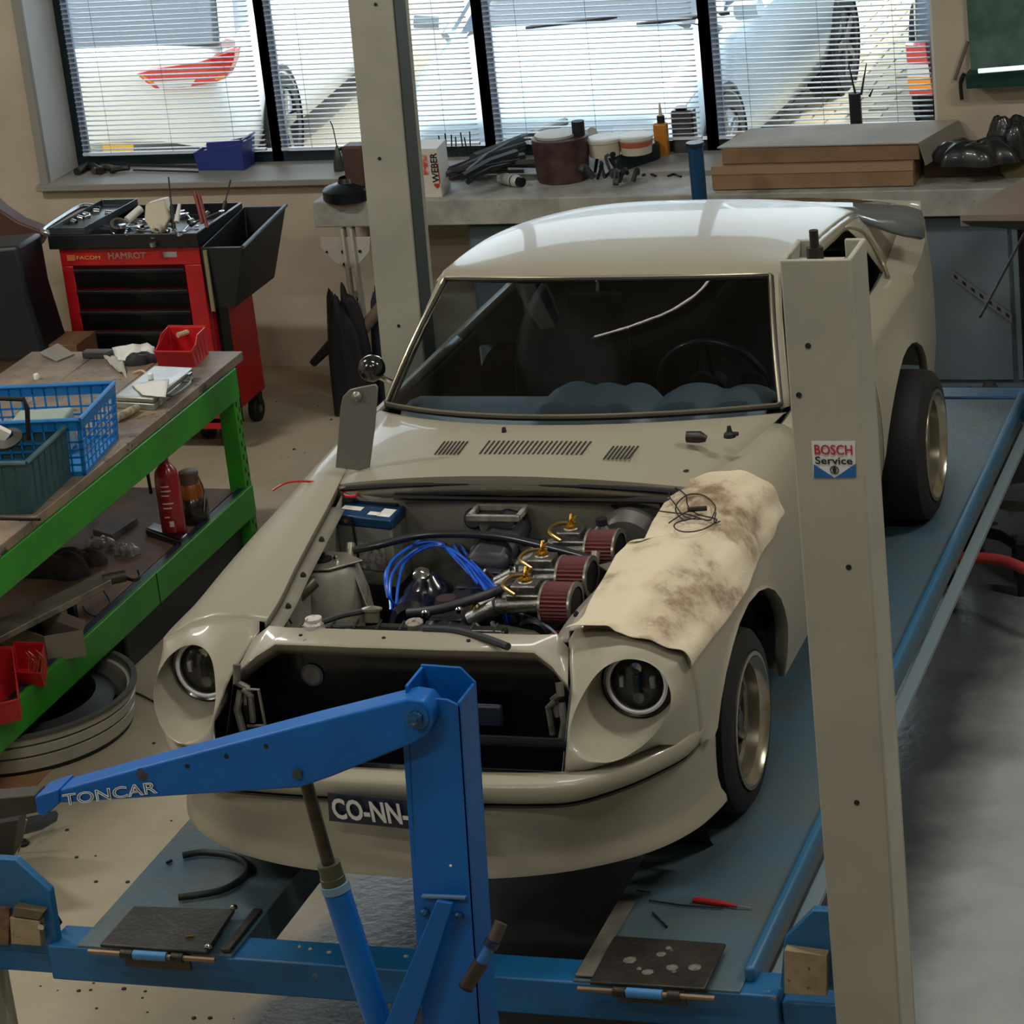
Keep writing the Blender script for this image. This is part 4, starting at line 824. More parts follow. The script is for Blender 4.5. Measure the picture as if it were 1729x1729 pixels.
# rear quarter, tail and tailgate (tailgate propped a little open)
yr=[9.14+.68*1.85+.0,10.55,10.75,10.95,11.1]
G=[]
for y in yr:
    we,ze=edge(y); G.append([c(u*we,y+.02,lerp(ctr(y),ze,abs(u)**3.2)-.012) for u in [-1,-.9,-.7,-.4,0,.4,.7,.9,1]])
build(MB().grid(G),'tail_glass',glass('hatch_glass',(.2,.24,.27),.6),car)
for s in (-1,1):
    # A pillar
    G=[]
    for t in (0,.1,.3,.5,.7,.9,1.0):
        p=ws(.681*1,t); we,ze=edge(lerp(8.76,9.15,t)); p=c(s*(p.x-XC),p.y,p.z); e_=c(s*we,lerp(8.78,9.165,t),lerp(1.452,1.785,t))
        G.append([p+Vector((0,.012,-.01)),p,lerp(p,e_,.5)+Vector((s*.008,-.008,.006)),e_,e_+Vector((-s*.006,.018,-.014))])
    build(MB().grid(G),'pillar',paint,car,solid=.004,ang=55)
    # roof side rail and drip moulding over the door window
    rr_=[]; dr=[]
    for y in [9.15,9.25,9.4,9.55,9.7,9.85,10.0,10.15,10.3]:
        we,ze=edge(y); rr_.append([c(s*(we-.004),y,ze-.002),c(s*(we+.012),y,ze-.012),c(s*(we+.016),y,ze-.03),c(s*(we+.004),y,ze-.035)]); dr.append(c(s*(we+.015),y,ze-.010))
    build(MB().grid(rr_),'roof_rail',paint,car,solid=.003)
    fr_=[c(s*.712,8.80,1.452)]+[c(s*(edge(y)[0]+ (0.012)),y+.03,edge(y)[1]-.04) for y in (8.9,9.05,9.2,9.4,9.6,9.8,10.0)]+[c(s*.655,10.22,1.62),c(s*.70,10.28,1.50),c(s*.735,10.22,1.452)]
    build(MB().tube(smooth_path(fr_,4),.0085,8),'window_frame_trim',mat('trim_dull','#9b937c',.28,.7),car)
    # lower body: door and quarter
    def bsec(y,belt_w,belt_z,az):
        zb=max(.80,az) if az else .80
        P=[(belt_w-.02,belt_z-.015),(belt_w,belt_z),(belt_w+.03,belt_z-.012)]
        for k in range(0,8):
            z=lerp(belt_z-.05,zb,k/7); P.append((max(belt_w+.045,side_w(y,z)) if k==0 else side_w(y,z),z))
        P.append((side_w(y,zb)-.03,zb-.002)); return P
    dy=[8.592,8.65,8.8,9.0,9.2,9.4,9.548]
    door=build(MB().grid([[c(s*w,y,z) for w,z in bsec(y,.712,1.452,None)] for y in dy]),'door',paint,car,solid=.004,ang=50)
    qy=[9.556,9.57,9.6,9.65,9.72,9.82,9.9,9.98,10.06,10.14,10.24,10.32,10.38,10.40,10.42,10.5,10.65,10.8,10.95,11.1]
    G=[]
    for y in qy:
        G.append([c(s*w,y,z) for w,z in bsec(y,.712-.06*max(0,(y-10.2))/.7,1.452+.02*max(0,(y-10.2)),archz(y,RC,RYr,RZr))])
    qp=build(MB().grid(G),'rear_quarter',paint,car,solid=.004,ang=50)
    # sail panel between roof and belt behind the window
    G=[]
    for y,y2 in ((10.0,10.27),(10.15,10.32),(10.3,10.42),(10.45,10.55),(10.6,10.68),(10.75,10.8),(10.95,10.97),(11.1,11.1)):
        we,ze=edge(y); bw_=.712-.06*max(0,(y2-10.2))/.7; bz=1.452
        G.append([c(s*(we+.005),y,ze-.008),c(s*lerp(we+.02,bw_,.33),lerp(y,y2,.33),lerp(ze,bz,.33)),c(s*lerp(we+.02,bw_,.67),lerp(y,y2,.67),lerp(ze,bz,.67)),c(s*bw_,y2,bz+.002)])
    build(MB().grid(G),'sail_panel',paint,car,solid=.003,ang=60)
    if s>0:
        q=X(1493,402,XC+.62); build(MB().tube([q+Vector((.005,.03,.06)),q+Vector((.022,.035,0)),q+Vector((.03,.04,-.05))],[.012,.017,.010],10),'quarter_vent',mat('vent_black','#26241e',.5),car)
        q=X(1508,635,XC+.815); build(MB().box(q,(.02,.12,.045)),'door_handle',black,door,bevel=.006)
    # rear tail closing and inner tubs (black)
    for (yy2,rr2,nm) in ((AC,.40,'wheel_well'),(RC,.38,'wheel_well')):
        build(MB().lathe(c(s*.52,yy2,.886),(s,0,0),[(.0,-.01),(rr2,-.01),(rr2,.22)],28),nm,mat('well_black','#0b0b0d',.8),car)
tail=MB()
G=[[c(w*1.12,11.1+.06*(1-(w/.62)**2),z) for w in (-.62,-.4,-.2,0,.2,.4,.62)] for z in (.82,1.0,1.2,1.4,1.50)]
build(MB().grid(G),'tail_panel',paint,car,solid=.004)
# raised rear hatch edge
G=[[Y(a,b_,yy_) for a,b_,yy_ in r] for r in ([(1290,339,10.3),(1440,342,10.4),(1530,347,10.5),(1556,355,10.55),(1562,372,10.6)],[(1300,352,10.2),(1440,362,10.3),(1500,385,10.35),(1530,395,10.4),(1562,401,10.45)])]
build(MB().grid(G),'tailgate_edge',mat('tailgate_grey','#5b6163',.25,.1,coat=.4),car,solid=.02)
# floor and bulkheads so the cabin reads dark
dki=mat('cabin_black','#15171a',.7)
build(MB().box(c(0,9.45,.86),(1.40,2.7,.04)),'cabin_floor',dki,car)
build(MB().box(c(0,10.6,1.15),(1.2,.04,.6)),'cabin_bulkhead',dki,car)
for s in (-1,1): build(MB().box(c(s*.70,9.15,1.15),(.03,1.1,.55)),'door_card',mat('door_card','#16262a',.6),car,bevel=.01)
# dashboard with scalloped instrument hoods
dm=mat('dash_grey','#b0b1b3',.6); 
tp=[]
for k in range(61):
    w=-.63+1.26*k/60; z=1.455
    for cw,rw_,h in ((-.06,.075,.055),(.045,.075,.05),(.15,.07,.05),(.36,.10,.05),(.53,.09,.045)):
        d=abs(w-cw)/rw_
        if d<1: z=max(z,1.455+h*math.sqrt(1-d*d))
    tp.append((w,z))
G=[[c(w,8.62+.06*(w/.6)**2,1.40) for w,z in tp],[c(w,8.66+.06*(w/.6)**2,z-.005) for w,z in tp],[c(w,8.80+.02*(w/.6)**2,z) for w,z in tp],[c(w,8.92,z-.02) for w,z in tp],[c(w,8.95,1.15) for w,z in tp]]
dash=build(MB().grid(G),'dashboard',dm,car,solid=.003,ang=60)
build(MB().box(c(0,8.62,1.395),(1.28,.16,.03)),'dash_shelf',mat('shelf_grey','#505153',.7),dash)
for cw in (.36,.53): build(MB().lathe(c(cw,8.955,1.46),(0,1,0),[(.0,0),(.045,0),(.05,.01)],20),'gauge',black,dash)
# steering wheel
sc=c(.35,9.13,1.40); ax=Vector((0,1,.35)).normalized(); a_=Vector((1,0,0)); b2=ax.cross(a_)
ring=[sc+.185*(math.cos(t)*a_+math.sin(t)*b2) for t in [2*math.pi*k/40 for k in range(41)]]
stw=build(MB().tube(ring,.014,10,cap=False),'steering_wheel',mat('wheel_darkpurple','#14121c',.35,coat=.3),car)
for t in (0,2.1,4.2): build(MB().tube([sc,sc+.18*(math.cos(t-1.57)*a_+math.sin(t-1.57)*b2)],.008,6),'spoke',darkm,stw)
build(MB().cyl(sc+ax*-.02,sc+ax*.03,.045,n=20),'hub',black,stw); build(MB().cyl(sc,sc-ax*.28,.02,n=10),'column',black,stw)
# seats
for s in (-1,1):
    x=s*.35
    st_=build(MB().box(c(x,9.55,1.03),(.46,.50,.15)),'seat',mat('seat_black','#191c20',.55),car,bevel=.05,seg=3)
    Gs=[]
    for t in (0,.25,.5,.75,.9,1.0):
        wd=[.22,.235,.24,.20,.14,.10][[0,.25,.5,.75,.9,1.0].index(t)]; y=9.72+.22*t; z=1.06+.55*t
        Gs.append([c(x-wd,y-.03,z),c(x-wd*.6,y,z),c(x,y+.01,z),c(x+wd*.6,y,z),c(x+wd,y-.03,z)])
    build(MB().grid(Gs),'seat_back',mat('seat_black','#191c20',.55),car,solid=.08,sub=1)
# interior mirror
q=c(-.0,9.02,1.745); im=build(MB().box(q,(.20,.03,.055)),'interior_mirror',black,car,bevel=.012)
build(MB().tube([q,q+Vector((0,.02,.06))],.008,8),'mirror_stem',chrome,im)
# door mirror on the far wing
q=Y(627,622,8.9); dmx=build(MB().lathe(q,Vector((-.3,-1,.15)),[(0,.04),(.026,.036),(.042,.02),(.047,0),(.042,-.025),(0,-.028)],24),'door_mirror',mat('mirror_black','#141516',.18,coat=.8),car)
build(MB().tube([q+Vector((.0,.01,-.02)),q+Vector((.07,.03,-.07))],.011,8),'mirror_stalk',chrome,dmx)
# ---- wheels
tyre=mat('tyre','#08080a',.75,bump=.2,bs=120); rimm=mat('rim_champagne','#9c9583',.25,.85); spm=mat('spoke_gunmetal','#4c4f50',.35,.7)
def wheel(w,y,s,width,R=.276,rr=.2):
    q=c(w,y,RZ+R); ax=Vector((s,0,0))
    t=build(MB().lathe(q,ax,[(rr-.005,-width),(R-.02,-width),(R-.004,-width+.02),(R,-width+.05),(R,-.05),(R-.006,-.022),(R-.03,-.004),(rr+.012,.0),(rr-.003,-.010)],56),'wheel',tyre,car)
    build(MB().lathe(q,ax,[(rr+.004,-.004),(rr+.004,.004),(rr-.008,.005),(rr-.014,-.008),(rr-.03,-.02),(rr-.034,-.055),(rr-.05,-.062),(rr-.055,-.10),(rr-.05,-width)],56),'rim',rimm,t)
    m_=MB()
    for k in range(6):
        th=2*math.pi*k/6+.3
        d=Vector((0,math.cos(th),math.sin(th))); p=Vector((0,-math.sin(th),math.cos(th)))
        a=q+ax*-.075; pts=[a+d*.03-p*.026,a+d*.03+p*.026,a+d*(rr-.045)+p*.015,a+d*(rr-.045)-p*.015]; m_.prism(pts,ax*.018)
    build(m_,'spokes',spm,t,bevel=.004)
    build(MB().lathe(q+ax*-.08,ax,[(.055,0),(.055,.02),(.03,.028),(.028,.045),(0,.048)],24),'hub',spm,t)
    for k in range(4):
        th=2*math.pi*k/4+.5; build(MB().cyl(q+ax*-.06+Vector((0,math.cos(th),math.sin(th)))*.042,q+ax*-.045+Vector((0,math.cos(th),math.sin(th)))*.042,.009,n=6),'lug_nut',chrome,t)
    return t
wheel(.812,7.60,1,.215); wheel(-.812,7.60,-1,.215); wheel(.925,9.985,1,.235); wheel(-.90,9.985,-1,.235)
# arch gap clutter by the front wheel
q=X(1237,1045,XC+.75); build(MB().lathe(q,(1,-1,0),[(.014,0),(.014,.01),(.006,.012),(0,.012)],8),'arch_bolt',chrome,car)
# ---- dirty cloth over the wing
cl=mat('dirty_cloth','#cfc3a9',.9,col2='#a8967a',vs=4,vc=.56,bump=.35,bs=220,wear='#77644b',ws=4.2,wt=.53,wr=.13)
def fend_pt(y,s_):
    """point on wing surface by arclength from the inner edge"""
    P=[Vector((w,0,z)) for w,z in fsec(y)][1:-1]; acc=0
    if s_<0: return c(P[0].x+s_,y,P[0].z+s_*.25),Vector((-.2,0,1))
    for a,b_ in zip(P[:-1],P[1:]):
        L=(b_-a).length
        if s_<=acc+L:
            t=(s_-acc)/L; p=lerp(a,b_,t); n=Vector((-(b_-a).z,0,(b_-a).x)).normalized(); n=n if n.z>0 or n.x>0 else -n
            return c(p.x,y,p.z),n
        acc+=L
    return c(P[-1].x,y,P[-1].z),Vector((1,0,0))
def arcs(y,px,py,inner):
    """arclength whose surface point projects nearest the pixel column"""
    best=None
    for k in range(-40,170):
        p,n=fend_pt(y,k*.005); v=p-CP; X_=864.5+FPX*v.dot(rt)/v.dot(fw); Y_=864.5-FPX*v.dot(up)/v.dot(fw)
        d=(X_-px)**2+(Y_-py)**2
        if best is None or d<best[0]: best=(d,k*.005)
    return best[1]
inner=[(958,1086),(990,1045),(1015,990),(1040,940),(1060,928),(1090,922),(1100,885),(1125,845),(1165,822)]
outer=[(1160,1130),(1185,1098),(1222,1050),(1250,1000),(1268,965),(1285,938),(1295,915),(1303,895),(1316,868)]
def nearest(px,py):
    best=None
    for yy_ in [7.02+.02*i for i in range(66)]:
        for k in range(-24,84):
            p,n=fend_pt(max(7.08,yy_),k*.01); p.y=yy_; v=p-CP; X_=864.5+FPX*v.dot(rt)/v.dot(fw); Y_=864.5-FPX*v.dot(up)/v.dot(fw)
            d=(X_-px)**2+(Y_-py)**2
            if best is None or d<best[0]: best=(d,yy_,k*.01)
    return best[1],best[2]
NI=[nearest(*p) for p in inner]; NO=[nearest(*p) for p in outer]
def samp(L,t):
    f=t*(len(L)-1); i=min(int(f),len(L)-2); return tuple(lerp(L[i][k],L[i+1][k],f-i) for k in (0,1))
G=[]; nv,nu=40,30
for j in range(nv+1):
    t=j/nv; a=samp(NI,t); b_=samp(NO,t); row=[]
    for i in range(nu+1):
        u=i/nu; y=lerp(a[0],b_[0],u); s_=lerp(a[1],b_[1],u); p,n=fend_pt(max(7.08,min(8.55,y)),s_); p.y=y
        wob=.004*math.sin(u*9+t*14)+.004*math.sin(t*31+u*5)*math.sin(u*6)+.006*math.exp(-((t-.52)/.02)**2)*(1-u*.5)+.003*math.sin(u*23-t*9)
        lift_=.012+wob+(.02*(1-u)*math.exp(-(t/.05)**2) if u<.35 else 0)+.012*math.exp(-((1-t)/.04)**2)
        if az0:=archz(y,AC,AY,AZ_): pass
        row.append(p+n*max(.006,lift_))
    G.append(row)
solo(MB().grid(G),'fender_cloth',cl,'oil-stained cream cloth draped over the wing of the coupe next to the open engine bay','cloth',solid=.004,sub=1,ang=180)
# thin cable lying on the cloth
def oncloth(a,b_): 
    y,s_=nearest(a,b_); p,n=fend_pt(max(7.08,y),s_); p.y=y; return p+n*.026
lst=[[(1117,876),(1140,880),(1165,884),(1190,890),(1200,880),(1205,865),(1190,850),(1165,850),(1148,862),(1143,880),(1155,890)],[(1180,884),(1165,868),(1160,850),(1145,838),(1136,848),(1140,865),(1160,885),(1185,890)],[(1134,897),(1160,880),(1185,885),(1205,893),(1185,905),(1160,912),(1142,906),(1145,895),(1175,888)],[(1203,880),(1200,895),(1212,893)]]
cab=thing('loose_cable',oncloth(1170,880),'tangled thin black cable with a small plug lying on the stained cloth','cable')
for l in lst: build(MB().tube(smooth_path([oncloth(*p) for p in l],5),.0022,5),'cable_loop',black,cab)
build(MB().tube([oncloth(1162,876)+Vector((0,0,.006)),oncloth(1194,878)+Vector((0,0,.006))],.008,8),'plug',black,cab)
# ================================================================== GREEN WORKBENCH (left)
GX=-5.20; GZ=.90; GY=11.07; GW=-6.22
gb=thing('workbench',(-5.7,9.6,0),'long green steel workbench with worn wooden top and lower shelf at the left','workbench')
Y0=7.9
top=MB(); 
for k in range(3):
    x0=lerp(GW,GX,k/3); x1=lerp(GW,GX,(k+1)/3); build(MB().box(((x0+x1)/2,(Y0+GY)/2,GZ-.021),(x1-x0-.003,GY-Y0,.042)),'top_board',wood,gb,bevel=.004)
build(MB().box((GX-.006,(Y0+GY-.1)/2,GZ-.11),(.022,GY-Y0-.1,.135)),'front_rail',greenp,gb,bevel=.004)
build(MB().box((GW+.05,(Y0+GY-.1)/2,GZ-.11),(.022,GY-Y0-.1,.135)),'back_rail',greenp,gb,bevel=.004)
SZ=.31
build(MB().box(((GX+GW)/2-.02,(Y0+GY-.12)/2,SZ-.012),(GX-GW-.10,GY-Y0-.12,.024)),'lower_shelf',mat('shelf_board','#7b6250',.6,col2='#5d4a3c',vs=5,wear='#332b25',ws=8,wt=.66),gb,bevel=.003)
sr=build(MB().box((GX-.006,(Y0+GY-.1)/2,SZ-.055),(.022,GY-Y0-.1,.135)),'lower_rail',greenp,gb,bevel=.004)
build(MB().box((GX-.022,(Y0+GY-.1)/2,SZ+.006),(.05,GY-Y0-.1,.012)),'rail_edging',mat('edging_navy','#1c2a44',.35,wear='#aab0b4',ws=30,wt=.66),sr,bevel=.002)
build(MB().box((GX+.0062,9.95,SZ-.055),(.002,.005,.135)),'rail_joint',black,sr)
def gleg(x,y):
    b=MB(); b.box((x,y+.006,.43),(.075,.012,.86)); b.box((x-.032,y+.035,.43),(.012,.058,.86)); b.box((x+.032,y+.035,.43),(.012,.058,.86))
    o=build(b,'leg',greenp,gb,bevel=.002)
    for k in range(13): 
        for q in (-.018,.018): build(MB().box((x+.0385,y+.035+q*.7,.10+.06*k+(.03 if q>0 else 0)),(.002,.009,.022)),'slot',black,o)
    build(MB().box((x,y+.03,.006),(.11,.10,.012)),'foot',darkm,o)
    return o
for x in (GX-.045,GW+.05):
    for y in (GY-.15,Y0+.1): gleg(x,y)
# crates, bins and clutter on its top
def crate(name,base,h,m,label,cat,tap=1.06,lattice=None,rim=.012):
    b=[Vector(p) for p in base]; cc_=sum(b,Vector())/4; t=thing(name,(cc_.x,cc_.y,cc_.z),label,cat)
    tp_=[cc_+(p-cc_)*tap+Vector((0,0,h)) for p in b]
    if lattice:
        build(MB().prism([p for p in b],(0,0,.006)),'bottom',m,t)
        for i in range(4):
            j=(i+1)%4; a,b_,c_,d_=b[i],b[j],tp_[j],tp_[i]; L=(b_-a).length; nx=max(5,int(L/.045)); mm=MB()
            def P(u,v): return lerp(lerp(a,b_,u),lerp(d_,c_,u),v)
            nrm=(b_-a).cross(d_-a).normalized()*.004
            for k in range(nx+1):
                u=k/nx; w_=.0035/L*(3 if k in(0,nx) else 1); u0,u1=max(0,u-w_),min(1,u+w_)
                mm.prism([P(u0,0),P(u1,0),P(u1,1),P(u0,1)],nrm)
            for v,vw in ((.04,.04),(.2,.018),(.33,.018),(.46,.018),(.60,.018),(.90,.10)): mm.prism([P(0,v-vw),P(1,v-vw),P(1,v+vw),P(0,v+vw)],nrm)
            build(mm,'lattice_wall',m,t)
            mm=MB(); mm.tube([tp_[i]+Vector((0,0,-.004)),tp_[j]+Vector((0,0,-.004))],.009,8); build(mm,'rim',m,t)
    else:
        o=build(MB().bin(b,h,.005,tap),'shell',m,t,bevel=.002)
        for i in range(4):
            j=(i+1)%4; build(MB().tube([tp_[i]+Vector((0,0,-rim)),tp_[j]+Vector((0,0,-rim))],rim*.8,8),'rim',m,t)
            L=(b[j]-b[i]).length
            if L>.12:
                n=int(L/.05)
                for k in range(1,n):
                    u=k/n; p=lerp(b[i],b[j],u)+Vector((0,0,.015)); q=lerp(tp_[i],tp_[j],u)+Vector((0,0,-.02)); build(MB().tube([p,q],.004,5),'rib',m,o)
    return t
def quad(near,right,depthvec=None,long=.6,ang=None):
    """base corners: near corner, right corner, then away by 'long' to -X"""
    d=(right-near); L=Vector((-d.y,d.x,0)).normalized()*long
    return [near,right,right+L,near+L]
C1,C2=Z(144,803,GZ),Z(199,741,GZ)
blc=crate('plastic_crate',quad(C1,C2,long=.56),.235,bluep,'bright blue lattice crate standing on the green workbench top','crate',lattice=True)
D1,D2=Z(56,868,GZ),Z(121,806,GZ)
tec=crate('plastic_crate',quad(D1,D2,long=.5),.215,tealp,'dusty dark teal ribbed crate with a black handle, in front of the blue one','crate',tap=1.04)
b=[Vector(p) for p in quad(D1,D2,long=.5)]; hm=(b[1]+b[2])/2; 
a_,z_=Y(-10,672,D1.y+.2),0
hpts=[Y(-30,700,D2.y-.1),Y(-20,672,D2.y-.1),Y(40,674,D2.y-.1),Y(46,690,D2.y-.1),Y(48,742,D2.y-.1)]
build(MB().tube(hpts,.010,8),'carry_handle',black,tec)
build(MB().lathe(Y(14,745,D1.y+.14),(0,-.4,1),[(.055,0),(.06,.015),(.03,.03)],20),'coil',mat('coil_brown','#3a3a33',.5),tec)
build(MB().prism([Y(-4,722,D1.y+.12),Y(18,733,D1.y+.12),Y(2,752,D1.y+.12),Y(-12,748,D1.y+.12)],(0,.01,.01)),'paper_scrap',paper,tec)
solo(MB().box((C1+C2)/2+Vector((-.26,.05,.085)),(.22,.14,.15),.2),'foam_block',mat('foam_green','#97a59a',.7),'pale foam block lying inside the bright blue lattice crate','foam block',bevel=.01)
# open-front red bin
def stack_bin(name,base,h,m,label,cat,front=.45,group=None):
    """base order: front-left, front-right, back-right, back-left"""
    b=[Vector(p) for p in base]; cc_=sum(b,Vector())/4; t=thing(name,tuple(cc_),label,cat,group)
    U=Vector((0,0,h)); out=(b[0]-b[3]).normalized()*.03
    T=[b[0]+U*.62+out,b[1]+U*.62+out,b[2]+U,b[3]+U]
    o=build(MB().bin(b,h,.004,top=T),'shell',m,t,bevel=.0015)
    for i,j in ((1,2),(3,0)):
        mid=lerp(T[i],T[j],.45); mid.z=T[2].z if i==1 else T[2].z
        mm=MB().prism([lerp(T[i],T[j],.25 if i==1 else 0),T[j],mid] if i==1 else [T[3],lerp(T[3],T[0],.75),lerp(T[3],T[0],.5)+Vector((0,0,h*.16))],((b[1]-b[0]).normalized()*.004))
        build(mm,'side_cheek',m,o)
        for k in range(1,5):
            u=k/5; p=lerp(b[i],b[j],u)+Vector((0,0,.008)); q=lerp(T[i],T[j],u)+Vector((0,0,-.012)); build(MB().tube([p,q],.0025,5),'rib',m,o)
    build(MB().tube([T[0],T[1]],.005,6),'front_lip',m,o); build(MB().tube([T[2],T[3]],.005,6),'back_lip',m,o)
    return t
f0,f1,f2=Z(268,619,GZ),Z(331,620,GZ),Z(353,598,GZ)
stack_bin('storage_bin',[f0,f1,f2,f0+(f2-f1)],.125,red,'bright red open-front bin at the far corner of the green workbench','bin')
solo(MB().tube([Z(300,566,GZ+.10),Z(318,560,GZ+.10)],.012,8),'glue_tube',mat('tube_cream','#b7a98a',.5),'cream tube poking out of the bright red bin','tube')
# aluminium case
q=[Z(196,690,GZ),Z(262,694,GZ),Z(328,641,GZ),Z(255,640,GZ)]
q[3]=q[0]+(q[2]-q[1])
cse=thing('metal_case',tuple(sum(q,Vector())/4),'flat silver metal case with side handle lying on the green workbench','case')
build(MB().prism(q,(0,0,.030)),'case_base',mat('case_alu','#a5a59d',.35,.55,col2='#8b8a80',vs=10),cse,bevel=.006)
build(MB().prism([p+Vector((0,0,.032)) for p in q],(0,0,.022)),'case_lid',mat('case_alu','#a5a59d',.35,.55),cse,bevel=.006)
d=(q[2]-q[1]).normalized(); n_=Vector((d.y,-d.x,0)); m1=lerp(q[1],q[2],.28)+Vector((0,0,.03)); m2=lerp(q[1],q[2],.72)+Vector((0,0,.03))
build(MB().tube(smooth_path([m1,m1+n_*.03,m1+n_*.045+d*.03,m2+n_*.045-d*.03,m2+n_*.03,m2],4),.006,8),'case_handle',mat('handle_grey','#5c5c58',.4),cse)
for u in (.12,.88): build(MB().box(lerp(q[1],q[2],u)+Vector((0,0,.03))+n_*.004,(.014,.03,.03),math.atan2(d.y,d.x)-1.57),'case_latch',chrome,cse)
def sheet(name,pts,z,m,label,cat,curl=.006,th=.0012,seedv=1,group=None):
    random.seed(seedv); P=[Z(a,b_,z) for a,b_ in pts]; n=6; G=[]
    for i in range(n+1):
        G.append([lerp(lerp(P[0],P[1],j/n),lerp(P[3],P[2],j/n),i/n)+Vector((0,0,curl*random.random()+.001)) for j in range(n+1)])
    return solo(MB().grid(G),name,m,label,cat,group,solid=th)
sheet('paper_sheet',[(222,650),(285,640),(280,672),(240,668)],GZ+.056,paper,'crumpled white paper on the silver metal case','paper',.006,seedv=3)
sheet('paper_sheet',[(172,602),(205,598),(215,640),(190,622)],GZ,mat('paper_grey','#aaa79c',.7),'creased grey-white paper sheet beyond the bright blue crate','paper',.02,seedv=4)
sheet('paper_sheet',[(190,594),(262,588),(262,606),(200,612)],GZ,paper,'rumpled white paper left of the bright red bin','paper',.03,seedv=5)
solo(MB().prism([Z(66,598,GZ+.012),Z(96,612,GZ+.0),Z(126,600,GZ+.0),Z(98,582,GZ+.03)],(0,0,.008)),'metal_plate',mat('plate_grey2','#8a857b',.5,.3),'square grey metal plate lying askew at the back of the green workbench','plate',bevel=.002)
solo(MB().box(Z(166,603,GZ)+Vector((0,0,.016)),(.13,.05,.032)),'sanding_block',mat('block_dark','#383834',.6),'dark oblong block at the far edge of the green workbench','block',bevel=.006)
solo(MB().tube([Z(196,706,GZ+.02),Z(214,698,GZ+.02),Z(232,688,GZ+.02)],[.018,.02,.015],10),'rag_roll',mat('roll_cream','#b0a283',.7,col2='#6f6450',vs=40),'rolled cream rag in front of the silver metal case','rag')
def rag(name,c_,r,h,m,label,cat,seedv):
    random.seed(seedv); n=22; G=[]
    offs=[random.uniform(.6,1.15) for _ in range(n)]
    for k,(rr_,zz) in enumerate(((1,0),(.95,.5),(.7,.95),(.35,1.0),(.02,.8))):
        G.append([c_+Vector((r*rr_*offs[i]*math.cos(2*math.pi*i/n),r*.6*rr_*offs[i]*math.sin(2*math.pi*i/n),h*zz*random.uniform(.6,1.1)+.002)) for i in range(n)])
    return solo(MB().grid(G,cl=True),name,m,label,cat,sub=1,ang=180)
rag('work_glove',Z(238,612,GZ),.09,.045,mat('glove_black','#1a1a1c',.7),'crumpled black glove in front of the bright red bin','glove',2)
for k,(a,b_,lb) in enumerate(((62,640,'small white bottle cap behind the bright blue crate'),(255,640,'small white cap on top of the silver case'))):
    solo(MB().lathe(Z(a,b_,GZ+.001 if k==0 else GZ+.056),(0,0,1),[(.012,0),(.012,.02),(.009,.024),(0,.024)],12),'bottle_cap',white,lb,'cap')
solo(MB().tube(smooth_path([Z(225,630,GZ+.004),Z(240,626,GZ+.01),Z(250,634,GZ+.004)],4),.006,6),'wood_shaving',mat('shaving','#c2a882',.7),'curled wood shaving in front of the black glove','shaving')
solo(MB().tube([Z(0,875,GZ+.006),Z(68,877,GZ+.006)],.006,8),'steel_rod',darkm,'long dark rod in front of the teal crate on the workbench','rod')
# ------------------------------------------------ lower shelf things
def sz(a,b_,h=0): return Z(a,b_,SZ+h)
# extinguisher
e0=sz(296,905); ext=thing('fire_extinguisher',tuple(e0),'small dark red fire extinguisher standing on the lower shelf of the green bench','fire extinguisher')
build(MB().lathe(e0+Vector((0,0,.0)),(0,0,1),[(0,.002),(.048,.002),(.052,.012),(.052,.255),(.046,.29),(.028,.315),(.018,.33),(.018,.345)],28),'cylinder',mat('ext_red','#8e1220',.3,coat=.5),ext)
build(MB().lathe(e0+Vector((0,0,.345)),(0,0,1),[(.02,0),(.022,.03),(.012,.035),(0,.036)],14),'valve',darkm,ext)
build(MB().box(e0+Vector((-.02,0,.395)),(.09,.018,.012)),'lever',black,ext,bevel=.003)
build(MB().box(e0+Vector((-.012,0,.372)),(.07,.018,.010)),'carry_grip',black,ext,bevel=.003)
build(MB().tube(smooth_path([e0+Vector((-.02,-.01,.35)),e0+Vector((-.062,-.03,.33)),e0+Vector((-.066,-.03,.2))],5),.007,8),'hose',black,ext)
for k,z in enumerate((.235,.215,.195,.16,.14,.10)):
    G=[[e0+Vector((.0528*math.cos(t),.0528*math.sin(t),z+dz)) for t in [-1.75+.09*i for i in range(int([9,10,8,11,9,6][k]))]] for dz in (0,.006)]
    build(MB().grid(G),'print_line',mat('print_white','#c9b8b4',.6),ext)
G=[[e0+Vector((.0528*math.cos(t),.0528*math.sin(t),z)) for t in [-1.4+.09*i for i in range(5)]] for z in (.06,.085)]
build(MB().grid(G),'print_badge',mat('print_white','#c9b8b4',.6),ext)
tr=sz(290,916)
solo(MB().prism([sz(246,905),sz(306,925),sz(320,912),sz(262,893)],(0,0,.035)),'drip_tray',blackg,'black plastic tray at the foot of the red extinguisher','tray',bevel=.01)
l0=sz(330,880); lan=thing('oil_jar',tuple(l0),'squat dark jar with a brown cap and amber oil behind the red extinguisher','jar')
build(MB().lathe(l0,(0,0,1),[(0,.002),(.06,.002),(.065,.02),(.065,.09),(.045,.12)],24),'jar_body',mat('jar_dark','#22211f',.25,coat=.4),lan)
build(MB().lathe(l0+Vector((0,0,.11)),(0,0,1),[(.05,0),(.048,.05),(.035,.07)],20),'amber_window',mat('amber','#8a4a12',.3),lan)
build(MB().lathe(l0+Vector((0,0,.175)),(0,0,1),[(.04,0),(.042,.05),(.03,.055),(0,.055)],18),'cap',mat('cap_brown2','#5a463a',.5),lan)
build(MB().tube(smooth_path([l0+Vector((.05,-.02,.22)),l0+Vector((.075,-.03,.15)),l0+Vector((.06,-.03,.06))],4),.004,6),'wire_bail',chrome,lan)
